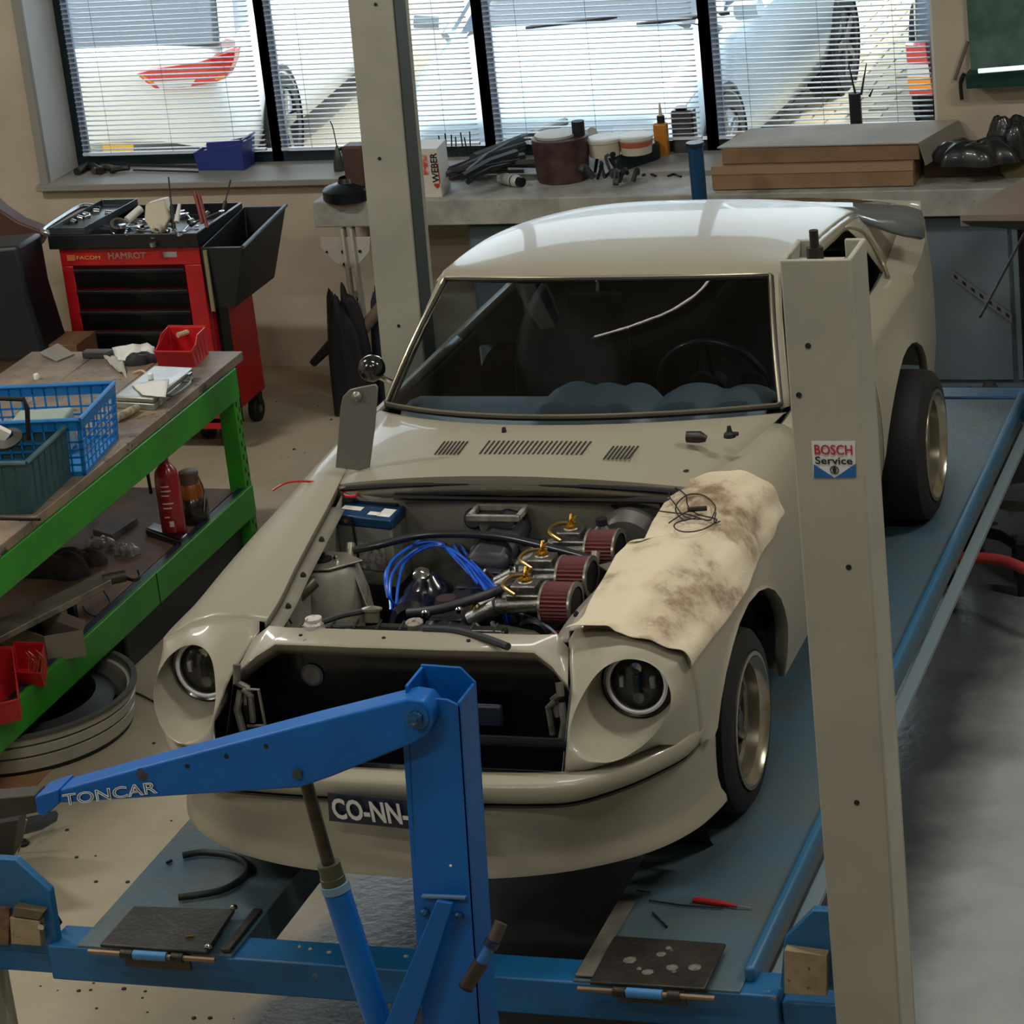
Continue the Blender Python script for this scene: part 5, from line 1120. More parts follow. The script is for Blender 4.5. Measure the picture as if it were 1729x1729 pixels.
solo(MB().prism([sz(158,905),sz(190,915),sz(234,884),sz(186,874)],(0,0,.03)),'wooden_plank',mat('plank_grey','#756a62',.6,col2='#5f554e',vs=7),'flat grey-brown plank lying on the lower shelf behind the plastic bags','plank',bevel=.003)
bagm=mat('clear_bag','#b9bdbf',.18,0,col2='#6a655f',vs=26,vc=.45,coat=.7)
rag('plastic_bag',sz(172,925),.075,.055,bagm,'crumpled shiny clear bag, the left one on the lower shelf','plastic bag',6)
rag('plastic_bag',sz(215,936),.065,.05,bagm,'crumpled shiny clear bag nearest the red extinguisher on the lower shelf','plastic bag',8)
rag('rag_heap',sz(90,965),.20,.10,mat('rag_dark','#1d1b1b',.8,col2='#3b332d',vs=14),'heap of dark oily rags on the lower shelf of the green bench','rags',9)
rag('rag_heap',sz(150,950),.10,.07,mat('rag_brown','#4a3d36',.8),'brown rag next to the clear bags on the lower shelf','rags',10)
# long steel profile with tow hook, and a cable
pz=.14
pf_=[sz(0,1085,pz),sz(0,1063,pz),sz(175,975,pz),sz(188,987,pz)]
o=thing('steel_profile',tuple(sz(100,1030)),'long pale steel profile ending in a hook, lying over the lower shelf','profile')
build(MB().prism([sz(-40,1108,pz),sz(-40,1082,pz),sz(176,974,pz),sz(190,990,pz)],(0,0,.028)),'bar',mat('profile_pale','#8f8a7a',.4,.5,col2='#6c675a',vs=12),o,bevel=.004)
build(MB().tube([sz(175,980,pz+.015),sz(212,972,pz+.015)],.024,12),'sleeve',mat('sleeve_brown','#352e2b',.5),o)
build(MB().tube(smooth_path([sz(210,974,pz+.01),sz(226,980,pz+.01),sz(236,974,pz+.01),sz(234,964,pz+.01)],4),.007,8),'hook',darkm,o)
for u in (-.45,.3): build(MB().box(sz(lerp(100,170,u),lerp(1035,1000,u),.07),(.03,.03,.14)),'stand_off',darkm,o)
solo(MB().tube(smooth_path([sz(175,998,.02),sz(185,1015,.012),sz(186,1035,.006),sz(170,1043,.006),sz(148,1035,.006),sz(140,1024,.006)],5),.0035,6),'black_cable',black,'thin black cable looping below the hook of the steel profile','cable')
# cardboard box on the shelf
q=[sz(82,1118),sz(147,1107),sz(140,1040),sz(60,1060)]
cb_=thing('cardboard_box',tuple(sum(q,Vector())/4),'open grey-brown cardboard box on the front edge of the lower shelf','box')
build(MB().bin([q[0],q[1],q[1]+Vector((-.30,.16,0)),q[0]+Vector((-.30,.16,0))],.105,.004),'carton',mat('card_grey','#7d7365',.8),cb_)
build(MB().prism([q[1]+Vector((0,0,.105)),q[1]+Vector((-.30,.16,.105)),q[1]+Vector((-.29,.17,.145)),q[1]+Vector((.01,.01,.14))],(.003,0,0)),'flap',mat('card_grey','#7d7365',.8),cb_)
# red bins on the shelf edge
f0=sz(20,1160,.02); f1=sz(72,1166,.02)
stack_bin('storage_bin',[sz(25,1158),sz(75,1160),sz(82,1132),sz(30,1130)],.11,red,'dark red bin full of thin wires, beside the cardboard box','bin')
stack_bin('storage_bin',[sz(-60,1240),sz(38,1215),sz(30,1155),sz(-60,1160)],.15,red,'dark red bin cut by the left edge of the view, on the lower shelf','bin')
random.seed(21); wb=thing('wire_bundle',tuple(sz(62,1128,.05)),'bundle of thin copper wires spilling from the red bin by the carton','wires')
for k in range(10):
    a=sz(48+3*k,1138-random.uniform(0,8),.07); build(MB().tube(smooth_path([a,a+Vector((.01,.0,.05)),a+Vector((random.uniform(-.02,.05),0,random.uniform(.04,.09)))],4),.0018,5),'strand',mat('copper','#a5714d',.35,.7),wb)
# round trim ring of white plastic below the bench
dc=Vector((-5.43,9.12,0)); drm=thing('plastic_tub',tuple(dc),'round white ribbed tub with black rims standing on the floor under the green bench','tub')
prof=[(.430,.012),(.44,.02),(.45,.07),(.445,.073),(.445,.079),(.453,.082),(.458,.118),(.453,.121),(.453,.127),(.461,.13),(.465,.160),(.46,.163),(.455,.14)]
SCX=.98
build(MB().lathe(dc,(0,0,1),[(r*SCX,z*1.0) for r,z in prof]+[(.42,.14),(.40,.02)],64),'tub_wall',mat('tub_white','#b1ad9f',.35,col2='#99958a',vs=5),drm)
build(MB().lathe(dc,(0,0,1),[(.0,.002),(.425,.002),(.43,.02),(.41,.035)],64),'tub_base',black,drm)
build(MB().lathe(dc,(0,0,1),[(.44,.156),(.462,.156),(.462,.168),(.44,.170),(.435,.156)],64),'tub_rim',mat('rim_greyblack','#4a4945',.5),drm)
for z,q in ((.076,.437),(.124,.445)): build(MB().lathe(dc,(0,0,1),[(q,z-.0035),(q+.0015,z),(q,z+.0035)],64),'tub_groove',mat('groove_dark','#3c3a35',.6),drm)
build(MB().lathe(dc+Vector((0,0,.02)),(0,0,1),[(0,0),(.35,0),(.37,.09),(.30,.12),(.28,.04)],40),'inner_hose_reel',mat('reel_black','#15161a',.5),drm)
# dark cabinet below the far part of the bench
solo(MB().box((-5.62,10.3,.135),(.75,1.2,.27)),'tool_chest',mat('chest_black','#0e1014',.5),'low black chest pushed under the far half of the green bench','chest',bevel=.01)
# things on the floor, left
solo(MB().prism([Z(20,1258,.0),Z(98,1288,.0),Z(45,1345,.0),Z(-40,1345,.0)],(0,0,.004)),'cardboard_sheet',mat('card_sheet','#9b7450',.8,col2='#876344',vs=5),'flat brown cardboard sheet on the floor left of the crane boom tip','cardboard')
solo(MB().prism([Z(-30,1395,.30),Z(30,1385,.30),Z(22,1448,.05),Z(-30,1455,.05)],(.02,.05,.04)),'ribbed_mat',mat('mat_dark','#23252b',.5,bump=.3,bs=90),'dark ribbed rubber mat piece under the crane boom tip','mat')
solo(MB().prism([Z(32,1412,.06),Z(40,1392,.08),Z(92,1380,.06),Z(97,1387,.04),Z(70,1402,.02)],(0,.02,.02)),'wrapped_pad',mat('pad_foil','#4b545c',.25,.3),'shiny dark wrapped pad on the floor beneath the boom tip','pad',bevel=.004)
solo(MB().tube([Z(31,1438,.01),Z(44,1384,.18)],.004,6),'wooden_stick',mat('stick_tan','#a8855a',.5),'thin tan stick leaning against the dark mat by the boom tip','stick')
solo(MB().lathe(Z(40,1427,.0),(0,0,1),[(0,.0),(.02,.002),(.022,.012),(.01,.022),(0,.022)],12),'floor_stopper',black,'small black rubber knob on the floor by the tan stick','knob')
sheet('paper_sheet',[(262,1150),(284,1150),(284,1170),(262,1172)],.0,paper,'white paper scrap on the floor just left of the coupe nose','paper',.01,seedv=7)
solo(MB().tube(smooth_path([Z(212,1164,.006),Z(235,1172,.006),Z(262,1186,.006),Z(282,1198,.006)],5),.004,6),'floor_cable',black,'thin black cable on the floor between the white tub and the coupe','cable')
random.seed(33); deb=mat('debris','#2b2622',.8); first=None
for k in range(34):
    a,b_=random.choice([(random.uniform(110,330),random.uniform(1215,1560)),(random.uniform(60,420),random.uniform(1660,1729)),(random.uniform(430,560),random.uniform(640,780))])
    if 1290<b_<1360 or (b_>1520 and b_<1660): b_=1400+k*3
    r=random.uniform(.003,.009); mm=MB().lathe((0,0,0),(0,0,1),[(0,.0),(r,.001),(r*.8,r*.5),(0,r*.7)],7)
    o=solo(mm,'debris_chip',deb,'small dark debris chip on the beige floor','debris','debris chips on the floor'); o.location=Z(a,b_,0); o.rotation_euler=(0,0,random.uniform(0,3))
# ================================================================== RED TOOL TROLLEY
ty=12.28; zt=1.055
tl=thing('tool_trolley',(-6.3,12.6,0),'red tool trolley with seven black drawers and a tool tray on top','tool trolley')
x0,x1=-6.655,-5.915; yb2=12.80
build(MB().box(((x0+x1)/2,(ty+yb2)/2+.01,.58),(x1-x0,yb2-ty-.02,.88)),'cabinet',redp,tl,bevel=.012)
fm=MB(); fm.box(((x0+x1)/2,ty,.985),(x1-x0,.02,.09)); fm.box((x0+.03,ty,.54),(.06,.02,.80)); fm.box((x1-.045,ty,.54),(.09,.02,.80)); fm.box(((x0+x1)/2,ty,.14),(x1-x0,.02,.06))
fr0=build(fm,'front_frame',redp,tl,bevel=.004)
dkg=mat('drawer_black','#202227',.38,.2)
for k in range(7):
    z=.88-.105*k; xa,xb=x0+.062,x1-.092
    P=[[(x,ty-.004,z+.047),(x,ty-.016,z+.040),(x,ty-.018,z+.028),(x,ty-.006,z+.022),(x,ty-.006,z-.047),(x,ty+.02,z-.050)] for x in (xa,xb)]
    dr=build(MB().grid(P),'drawer',dkg,tl,solid=.003)
    build(MB().tube([(xa+.005,ty-.016,z+.040),(xb-.005,ty-.016,z+.040)],.0035,6),'drawer_handle',mat('drawer_lip','#3c3e42',.3,.4),dr)
a=Vector((x0+.035,ty-.0115,.968)); 
lettering('lettering','FACOM',mat('logo_yellow','#c7a96a',.5),fr0,a+Vector((.055,-.001,.006)),(1,0,0),(0,0,1),.125,.018)
build(MB().box(a+Vector((.025,0,.014)),(.045,.003,.028)),'logo_block',mat('logo_orange','#b3673a',.5),fr0)
lettering('lettering','HAMROT',mat('letter_brown','#5d2320',.5),fr0,(x0+.26,ty-.0125,.975),(1,0,0),(0,0,1),.20,.03)
lettering('lettering_outline','HAMROT',mat('letter_white2','#c79a92',.5),fr0,(x0+.26,ty-.013,.975),(1,0,0),(0,0,1),.20,.031,.001,outline=.02)
build(MB().box((x1-.155,ty-.0115,.992),(.07,.003,.026)),'grey_sticker',mat('sticker_grey','#8f9290',.5),fr0)
tr_=mat('tray_black','#1d2023',.35,.3)
build(MB().bin([(x0-.04,ty-.03,1.03),(x1+.01,ty-.03,1.03),(x1+.01,yb2,1.03),(x0-.04,yb2,1.03)],.07,.012),'top_tray',tr_,tl,bevel=.004)
build(MB().bin([(x0-.03,ty-.02,1.10),(x0+.16,ty-.02,1.10),(x0+.20,yb2-.02,1.10),(x0+.01,yb2-.02,1.10)],.035,.006),'side_tray',mat('tray_grey','#4b5358',.3,.6),tl,bevel=.002)
hp_=smooth_path([(x0-.02,ty+.0,1.10),(x0-.06,ty-.01,1.11),(x0-.085,ty+.05,1.115),(x0-.085,ty+.35,1.12),(x0-.06,yb2-.08,1.12),(x0+.01,yb2-.06,1.10)],4)
build(MB().tube(hp_,.014,10),'push_handle',mat('handle_silver','#a8adb0',.25,.8),tl)
# side box hung on the right flank
q=[Y(325,505,12.30),Y(392,510,12.30)]
sbx=MB(); bb4=[(x1+.02,ty-.02,.73),(x1+.15,ty-.02,.73),(x1+.15,yb2-.05,.73),(x1+.02,yb2-.05,.73)]
tt4=[(x1+.02,ty-.04,1.03),(x1+.24,ty-.04,1.03),(x1+.24,yb2-.0,1.08),(x1+.02,yb2-.0,1.08)]
sbo=build(sbx.bin(bb4,.3,.008,top=tt4),'side_box',mat('box_black','#16191e',.45),tl,bevel=.003)
build(MB().tube([tt4[1],tt4[2]],.010,8),'box_rim',mat('tray_grey','#4b5358',.3,.6),sbo)
build(MB().box((x1+.045,ty-.045,.87),(.018,.01,.30)),'tape_strip',mat('tape_olive','#7f7a5c',.6),sbo)
build(MB().box((x1+.01,ty+.12,.40),(.02,.10,.62)),'side_rail_strip',tr_,tl)
build(MB().tube([(x1+.03,ty+.0,.40),(x1+.05,ty+.0,.12)],.03,10),'corner_guard',black,tl)
for xx in (x0+.08,x1-.03):
    for yy_ in (ty+.08,yb2-.08):
        cs=build(MB().cyl((xx-.02,yy_,.062),(xx+.02,yy_,.062),.062,n=24),'castor_wheel',black,tl,bevel=.004)
        build(MB().box((xx,yy_,.12),(.06,.05,.05)),'castor_fork',darkm,cs); build(MB().cyl((xx-.024,yy_,.062),(xx+.024,yy_,.062),.02,n=12),'castor_hub',alum,cs)
# loose tools in the tray
random.seed(40); grp='loose hand tools in the trolley tray'
silver=mat('tool_chrome','#b4b7b9',.2,.9)
def tool_at(kind,x,y,z,rz,tilt,label,m=silver,L=.15,grp2=None):
    d=Vector((math.cos(rz)*math.cos(tilt),math.sin(rz)*math.cos(tilt),math.sin(tilt))); p=Vector((x,y,z)); mm=MB()
    if kind=='spanner': mm.tube([p,p+d*L],.005,6); mm.lathe(p+d*L,(0,0,1),[(.008,-.003),(.014,-.003),(.014,.003),(.008,.003)],10); mm.lathe(p,(0,0,1),[(.006,-.003),(.012,-.003),(.012,.003),(.006,.003)],10)
    elif kind=='socket': mm.lathe(p,d,[(.009,0),(.013,0),(.014,.03),(.010,.034),(.008,.01)],14)
    elif kind=='ratchet': mm.tube([p,p+d*L*.5,p+d*L],[.009,.006,.006],8); mm.lathe(p+d*L,(0,0,1),[(0,-.01),(.018,-.01),(.018,.008),(0,.01)],14)
    elif kind=='screwdriver': mm.tube([p,p+d*L*.45,p+d*L*.5,p+d*L],[.011,.011,.004,.004],8)
    return solo(mm,kind,m,label,kind,grp2 if label!=GL else grp)
GL='bright chrome hand tool lying loose in the top tray of the red trolley'
for k in range(34):
    tool_at(random.choice(['spanner','socket','ratchet','socket','spanner']),random.uniform(x0+.22,x1-.1),random.uniform(ty+.02,yb2-.08),1.05+random.uniform(.0,.05),random.uniform(0,6.3),random.uniform(-.1,.35),GL)
for k in range(8): tool_at('socket',random.uniform(x0+.0,x0+.15),random.uniform(ty+.05,yb2-.08),1.108,random.uniform(0,6.3),.2,'small socket in the narrow grey tray at the left of the trolley top',grp2='sockets in the narrow tray')
tool_at('ratchet',x0+.30,ty+.10,1.09,.6,.05,'chrome ratchet with white printed handle at the front of the trolley tray',L=.2)
tool_at('screwdriver',x1-.18,ty+.12,1.07,1.9,1.25,'dark screwdriver standing up at the right rear of the trolley tray',mat('sd_darkgreen','#1d2a22',.35),L=.26)
tool_at('screwdriver',x1-.05,ty+.38,1.05,.9,1.15,'black file handle standing up at the right edge of the trolley tray',mat('sd_black','#1d2022',.4),L=.2)
q=Y(268,365,12.40); im_=thing('impact_wrench',(q.x,q.y,1.05),'translucent off-white plastic gun-shaped blow tool in the middle of the trolley tray','tool')
build(MB().prism([Y(245,345,12.38),Y(278,335,12.45),Y(285,370,12.38),Y(270,398,12.33),Y(256,392,12.33),Y(243,372,12.36)],(0,.05,0)),'body',mat('offwhite_plastic','#b9b29a',.4),im_,bevel=.008)
build(MB().lathe(Y(265,388,12.31),(0,-1,-.1),[(.02,-.03),(.022,0),(.012,.006),(.012,-.01)],16),'nozzle',mat('offwhite_plastic','#b9b29a',.4),im_)
for k,(a,b_) in enumerate(((328,322),(336,330))): solo(MB().tube([Y(a,b_,12.42),Y(a+14,b_+55,12.36)],[.010,.009],8),'pliers_handle',mat('handle_rust','#7a2f20',.4),['rust-red plier grip standing up in the trolley tray, the taller one','rust-red plier grip standing up in the trolley tray, the shorter right one'][k],'pliers')
solo(MB().tube([Y(298,375,12.36),Y(292,386,12.35),Y(303,345,12.42)][::2],[.014,.008],8),'grease_tube',white,'white tapered tube lying right of the blow tool in the trolley','tube')
solo(MB().lathe(Y(200,382,12.33)+Vector((0,0,.0)),(.3,-.5,1),[(.028,-.01),(.04,-.01),(.04,.02),(.028,.02),(.028,-.01)],24),'bearing_ring',silver,'large chrome ring spanner head at the left of the trolley tray','ring')
solo(MB().tube([Y(215,372,12.38),Y(238,352,12.45)],.02,12),'spray_tube',white,'white tube with a black cap behind the chrome ring in the trolley','tube')
# black covered machine left of the trolley
b0_=MB(); 
P=[(-110,640),(-110,405),(0,400),(70,392),(78,402),(88,470),(112,520),(125,585),(128,640)]
lowz=[Y(a,b_,12.35) for a,b_ in P]; lowz=[Vector((p.x,p.y,max(p.z,.0))) for p in lowz]
solo(MB().prism([Y(-60,400,12.2),Y(0,397,12.2),Y(70,391,12.2),Y(84,470,12.2),Y(112,560,12.2),Y(116,582,12.2),Y(-60,584,12.2)],(0,-.25,0)),'covered_machine',mat('cover_navy_black','#0d1119',.5),'tall black covered machine left of the red tool trolley','machine',bevel=.02)
solo(MB().prism([Y(-80,584,12.0),Y(128,582,12.0),Vector((Y(128,582,12).x,12,.002)),Vector((Y(-80,582,12).x,12,.002))],(0,.22,0)),'wooden_crate',mat('crate_brown','#6b4c31',.7,col2='#5a3f2a',vs=6),'brown wooden crate under the black covered machine','crate',bevel=.005)
solo(MB().prism([Y(-60,300,12.9),Y(0,355,12.9),Y(30,375,12.9),Y(75,392,12.9),Y(60,420,12.9),Y(-60,440,12.9)],(0,.10,0)),'leather_cover',mat('leather_brown','#4a2f25',.5),'brown leather cover draped behind the black covered machine','cover',bevel=.01)
# ================================================================== CONCRETE BENCH ALONG THE WINDOW
BZ=1.0; BYF=13.14
wbn=thing('window_bench',(-2.6,13.35,0),'long pale concrete-topped bench below the window wall on a steel stand','workbench')
xl=Z(515,350,BZ).x
tpb=build(MB().box(((xl+3.2)/2,(BYF+YW-.004)/2,BZ-.065),(3.2-xl,YW-.004-BYF,.13)),'bench_top',concrete_w,wbn,bevel=.006)
# steel stand at its left end
sx=-5.475+.0
yb_s=BYF+.02
pp=[Y(a,b_,yb_s) for a,b_ in ((540,401),(625,400),(624,425),(602,451),(582,454),(562,440),(542,420))]
hd=build(MB().prism(pp,(0,.008,0)),'stand_plate',mat('stand_cream','#b9b6aa',.45,wear='#6b675c',ws=40,wt=.66),wbn,bevel=.002)
for a,b_,r in ((580,425,.011),(552,425,.006),(582,446,.009),(608,424,.008)): build(MB().lathe(Y(a,b_,yb_s),(0,-1,0),[(r,0),(r,.006),(0,.009)],8),'plate_bolt',darkm,hd)
fx=Y(592,456,yb_s).x; bx_=Y(612,640,yb_s).x
for dx in (-.028,.020): build(MB().box((fx+dx+.014,yb_s+.006,.43),(.014,.05,.86)),'stand_leg',mat('stand_cream','#b9b6aa',.45),wbn,bevel=.002)
build(MB().box((fx+.010,yb_s+.03,.26),(.05,.04,.52)),'stand_lower',mat('stand_cream','#b9b6aa',.45),wbn,bevel=.002)
for z in (.40,.49): build(MB().lathe((fx+.01,yb_s+.008,z),(0,-1,0),[(.012,0),(.012,.006),(.005,.009),(0,.009)],6),'leg_bolt',chrome,wbn)
build(MB().box((fx+.02,yb_s+.1,.006),(.20,.30,.012)),'stand_foot',darkm,wbn)
# steel-blue cupboards under the bench
cabm=mat('cabinet_steelblue','#5a6771',.5,0,col2='#68737b',vs=2.5,vc=.5,wear='#6f7880',ws=18,wt=.68)
uc=thing('base_cupboard',(-1.8,13.35,0),'slate-blue steel cupboard range under the window bench','cupboard')
xa=-4.92; build(MB().box(((xa+3.1)/2,13.40,.43),(3.1-xa,.30,.86)),'carcass',cabm,uc)
for k in range(9): build(MB().box((xa+.45+.89*k,13.24,.44),(.87,.018,.80)),'door',cabm,uc,bevel=.004)
# ---------------- things on the bench
def B_(a,b_,h=0): return Z(a,b_,BZ+h)
s0=B_(590,335); stl=thing('valve_stand',tuple(s0),'round black iron base carrying a brown block, at the left end of the window bench','stand')
build(MB().lathe(s0,(0,0,1),[(0,.002),(.125,.002),(.13,.01),(.13,.055),(.12,.062),(.05,.085),(.04,.11)],40),'base_disc',mat('disc_black','#1c2226',.3,.4),stl)
build(MB().prism([s0+Vector(v) for v in ((.0,-.03,.06),(.11,-.03,.06),(.11,.08,.06),(.0,.08,.06))],(0,0,.21)),'brown_block',mat('block_brown','#4a322b',.6),stl,bevel=.012)
oc=Z(574,288,SILL); 
oil=thing('oil_can',tuple(oc),'small grey oil can with a thin bent spout on the window sill','oil can')
build(MB().lathe(oc,(0,0,1),[(0,.001),(.030,.001),(.030,.03),(.018,.10),(.010,.115),(.006,.13)],20),'can_body',mat('can_grey','#4c4f4d',.35,.6),oil)
build(MB().tube(smooth_path([oc+Vector((0,0,.12)),oc+Vector((-.008,0,.22)),oc+Vector((-.02,0,.26))],4),.003,6),'spout',darkm,oil)
build(MB().tube(smooth_path([oc+Vector((.01,0,.11)),oc+Vector((.035,0,.12)),oc+Vector((.03,0,.09))],4),.007,6),'trigger',black,oil)
# carburettor carton
ca0=[B_(716,318),B_(744,317)]; 
cw=thing('carburettor_carton',tuple(ca0[0]),'tall white carton with red print standing right of the far grey post','box')
p0=Y(712,317,BYF+.05); p1=Y(745,317,BYF+.05); zt_=Y(738,238,BYF+.05).z-p0.z
base=[Vector((p0.x-.10,BYF+.05,BZ)),Vector((p1.x,BYF+.05,BZ)),Vector((p1.x-.02,BYF+.24,BZ)),Vector((p0.x-.12,BYF+.24,BZ))]
zt_=.245
cbx=build(MB().prism(base,(0,0,zt_)),'carton',mat('carton_white','#c8c4ba',.6),cw,bevel=.002)
f_=BYF+.05-.0015
build(MB().box(((p0.x+p1.x)/2-.045,f_,BZ+.165),(.08,.001,.10)),'red_print',mat('print_orange','#b5452f',.5,col2='#d8c8b8',vs=40),cbx,smooth=False)
lettering('lettering','WEBER',mat('letter_black','#1a1a1c',.5),cbx,(p1.x-.004,f_-.001,BZ+.075),(0,0,1),(-1,0,0),.15,.036,bold=.02)
build(MB().box((p1.x-.004,f_,BZ+.12),(.006,.001,.10)),'red_line',mat('print_red','#b42a2a',.5),cbx,smooth=False)
build(MB().prism([Vector((p1.x-.034,f_-.001,BZ+.058)),Vector((p1.x-.034,f_-.001,BZ+.070)),Vector((p1.x-.006,f_-.001,BZ+.070)),Vector((p1.x-.006,f_-.001,BZ+.058)),Vector((p1.x-.02,f_-.001,BZ+.044))],(0,.001,0)),'red_heart',mat('print_red','#b42a2a',.5),cbx,smooth=False)
# heap of wiper blades, belts and profiles
random.seed(50); hm=mat('heap_black','#15191b',.55); hm2=mat('heap_grey','#3b423f',.5)
for k in range(15):
    a=B_(random.uniform(745,800),random.uniform(278,308),.01+.008*k); b_=B_(random.uniform(850,930),random.uniform(235,290),.02+.008*k)
    solo(MB().tube([a,lerp(a,b_,.5)+Vector((0,0,.015)),b_],random.choice([.009,.014,.02]),6),'rubber_strip',random.choice([hm,hm,hm2]),'dark rubber strip in the heap between the white carton and the brown bucket','strip','rubber strips heaped on the window bench')
solo(MB().tube([B_(800,268,.10),B_(955,205,.12)],[.03,.022],8),'folded_umbrella',mat('umbrella_grey','#2c3534',.6),'long dark folded bundle leaning over the heap toward the brown bucket','bundle')
rk=thing('wire_rack',tuple(B_(770,240)),'black wire rack with upright prongs behind the heap, right of the white carton','rack')
build(MB().tube([Y(742,256,13.62),Y(800,250,13.62)],.004,6),'rail',black,rk)
for a in (746,754,763,771,783,789,795): build(MB().tube([Y(a,262,13.62),Y(a-3+random.uniform(-3,3),222+random.uniform(0,10),13.62)],.0035,5),'prong',black,rk)
# brown bucket
k0=B_(952,302); bk=thing('bucket',tuple(k0),'stained dark maroon bucket with a white lid on the window bench','bucket')
bh=.215; build(MB().lathe(k0,(0,0,1),[(0,.002),(.125,.002),(.130,.01),(.142,bh),(.135,bh+.004),(0,bh+.004)],36),'bucket_body',mat('bucket_maroon','#3a1f22',.5,col2='#5d4741',vs=7),bk)
build(MB().lathe(k0+Vector((-.02,0,bh+.004)),(0,0,1),[(.105,0),(.105,.012),(.08,.015),(0,.015)],32),'lid_disc',mat('lid_cream','#a8a597',.5),bk)
build(MB().cyl(k0+Vector((.10,-.0,bh+.0)),k0+Vector((.10,0,bh+.075)),.032,n=14),'black_cup',black,bk)
sc_=B_(860,300); d=(B_(900,310,.025)-B_(846,298,.025)).normalized()
o0=B_(846,300,.031); sp=thing('spray_can',tuple(o0),'white spray can lying on its side in front of the maroon bucket','spray can')
build(MB().lathe(o0,d,[(0,0),(.028,.001),(.03,.006),(.03,.13),(.022,.145)],20),'can',mat('can_white','#b3b5b0',.35),sp)
build(MB().lathe(o0,d,[(.0303,.105),(.0303,.115)],20),'green_band',mat('band_green','#2d5148',.4),sp)
build(MB().lathe(o0,d,[(.022,.145),(.026,.15),(.024,.175),(.0,.178)],16),'dome',darkm,sp)
random.seed(60)
for k in range(12):
    p=B_(random.uniform(1000,1070),random.uniform(285,312),.02); q=p+Vector((random.uniform(-.06,.06),random.uniform(-.08,.1),random.uniform(.0,.12)))
    solo(MB().tube(smooth_path([p,lerp(p,q,.5)+Vector((random.uniform(-.03,.03),0,.04)),q],4),random.choice([.008,.012,.016]),7),'engine_hose',random.choice([hm,hm2,darkm]),'short twisted hose in the pile just right of the maroon bucket','hose','twisted hoses beside the maroon bucket')
solo(MB().prism([B_(1040,300),B_(1115,275),B_(1125,240),B_(1035,245)],(0,0,.10)),'cast_housing',mat('housing_dark','#1c2a33',.4,.3),'dark blue-grey cast housing beneath the white and red tubs','housing',bevel=.02)
def tub(px,py,h,base,r,ht,m,lm,label,band=None):
    p=B_(px,py,base); t=thing('plastic_pot',tuple(p),label,'pot')
    build(MB().lathe(p,(0,0,1),[(0,.001),(r*.86,.001),(r*.95,ht)],28),'pot',m,t)
    build(MB().lathe(p+Vector((0,0,ht)),(0,0,1),[(r*.9,-.004),(r,-.002),(r*1.02,.012),(r*.9,.018),(0,.014)],28),'lid',lm,t)
    if band: build(MB().lathe(p,(0,0,1),[(r*.93,ht*.55),(r*.97,ht*.9)],28),'band',band,t)
cw_=mat('tub_cream','#bdb8a5',.5)
tub(1022,262,0,.10,.088,.075,cw_,mat('tub_lid','#c9c7ba',.4),'cream plastic pot with lid standing on the dark cast housing')
tub(1075,258,0,.10,.088,.075,cw_,mat('tub_lid','#c9c7ba',.4),'cream plastic pot with an orange band below its lid, on the dark housing',mat('band_orange','#a85a3a',.5))
solo(MB().cyl(B_(968,232,.10),B_(1000,226,.14),.03,.035,12),'plastic_cup',mat('cup_clear','#c4c6c2',.3),'tilted clear plastic cup between the bucket and the cream pot','cup')
p=B_(1120,268); gl=thing('glue_bottle',tuple(p),'amber-yellow bottle with black collar and pale nozzle on the window bench','bottle')
build(MB().prism([p+Vector(v) for v in ((-.035,-.025,.0),(.035,-.025,0),(.035,.025,0),(-.035,.025,0))],(0,0,.185)),'bottle_body',mat('bottle_amber','#b5761c',.35,coat=.4),gl,bevel=.012,seg=3)
build(MB().cyl(p+Vector((0.005,0,.185)),p+Vector((.005,0,.22)),.020,n=14),'collar',black,gl); build(MB().cyl(p+Vector((.005,0,.22)),p+Vector((.005,0,.285)),.010,.004,n=10),'nozzle',mat('nozzle_pale','#cdb9a4',.4),gl)
p=B_(1160,262); gc=thing('tin_can',tuple(p),'tall grey rectangular tin with dark edge left of the cardboard cartons','can')
build(MB().prism([p+Vector(v) for v in ((-.06,-.035,.0),(.05,-.035,0),(.05,.04,0),(-.06,.04,0))],(0,0,.235)),'tin',mat('tin_grey','#5e6061',.35,.5,col2='#48494a',vs=12),gc,bevel=.012)
build(MB().box(p+Vector((.052,0,.12)),(.006,.06,.22)),'side_band',black,gc)
build(MB().cyl(p+Vector((-.01,0,.235)),p+Vector((-.01,0,.25)),.03,n=16),'tin_cap',darkm,gc)
random.seed(70)
for k,(a,b_) in enumerate(((1092,284),(1112,290),(1150,281),(1085,296),(1128,297))):
    solo(MB().tube(smooth_path([B_(a,b_,.006),B_(a+10,b_-3,.006),B_(a+22,b_+1,.006)],4),.006,6),'small_part',darkm,'small dark metal part lying on the bench in front of the amber bottle','part','small parts in front of the amber bottle')
cc_=B_(1155,283); solo(MB().tube([cc_+Vector((.05*math.cos(t),.04*math.sin(t),.012+.0)) for t in [2*math.pi*k/24 for k in range(25)]],.006,8,cap=False),'hose_clip',black,'black rubber ring lying between the grey tin and the blue tube','ring')
# blue tube leaning at the front of the bench
t=thing('blue_post',tuple(Vector((Y(1182,345,12.95).x,12.95,0))),'dark blue round-topped steel post in front of the bench, behind the coupe roof','post')
xq=Y(1182,345,12.95).x; zq=Y(1178,247,12.95).z
build(MB().cyl((xq,12.95,0.012),(xq-.0,12.95,zq),.036,n=20),'tube',mat('post_blue','#17466b',.35,.2),t)
build(MB().cyl((xq,12.95,zq),(xq,12.95,zq+.02),.042,n=20),'cap',mat('cap_darkblue','#122635',.4),t)
build(MB().box((xq,12.95,.006),(.2,.2,.012)),'foot_plate',darkm,t)
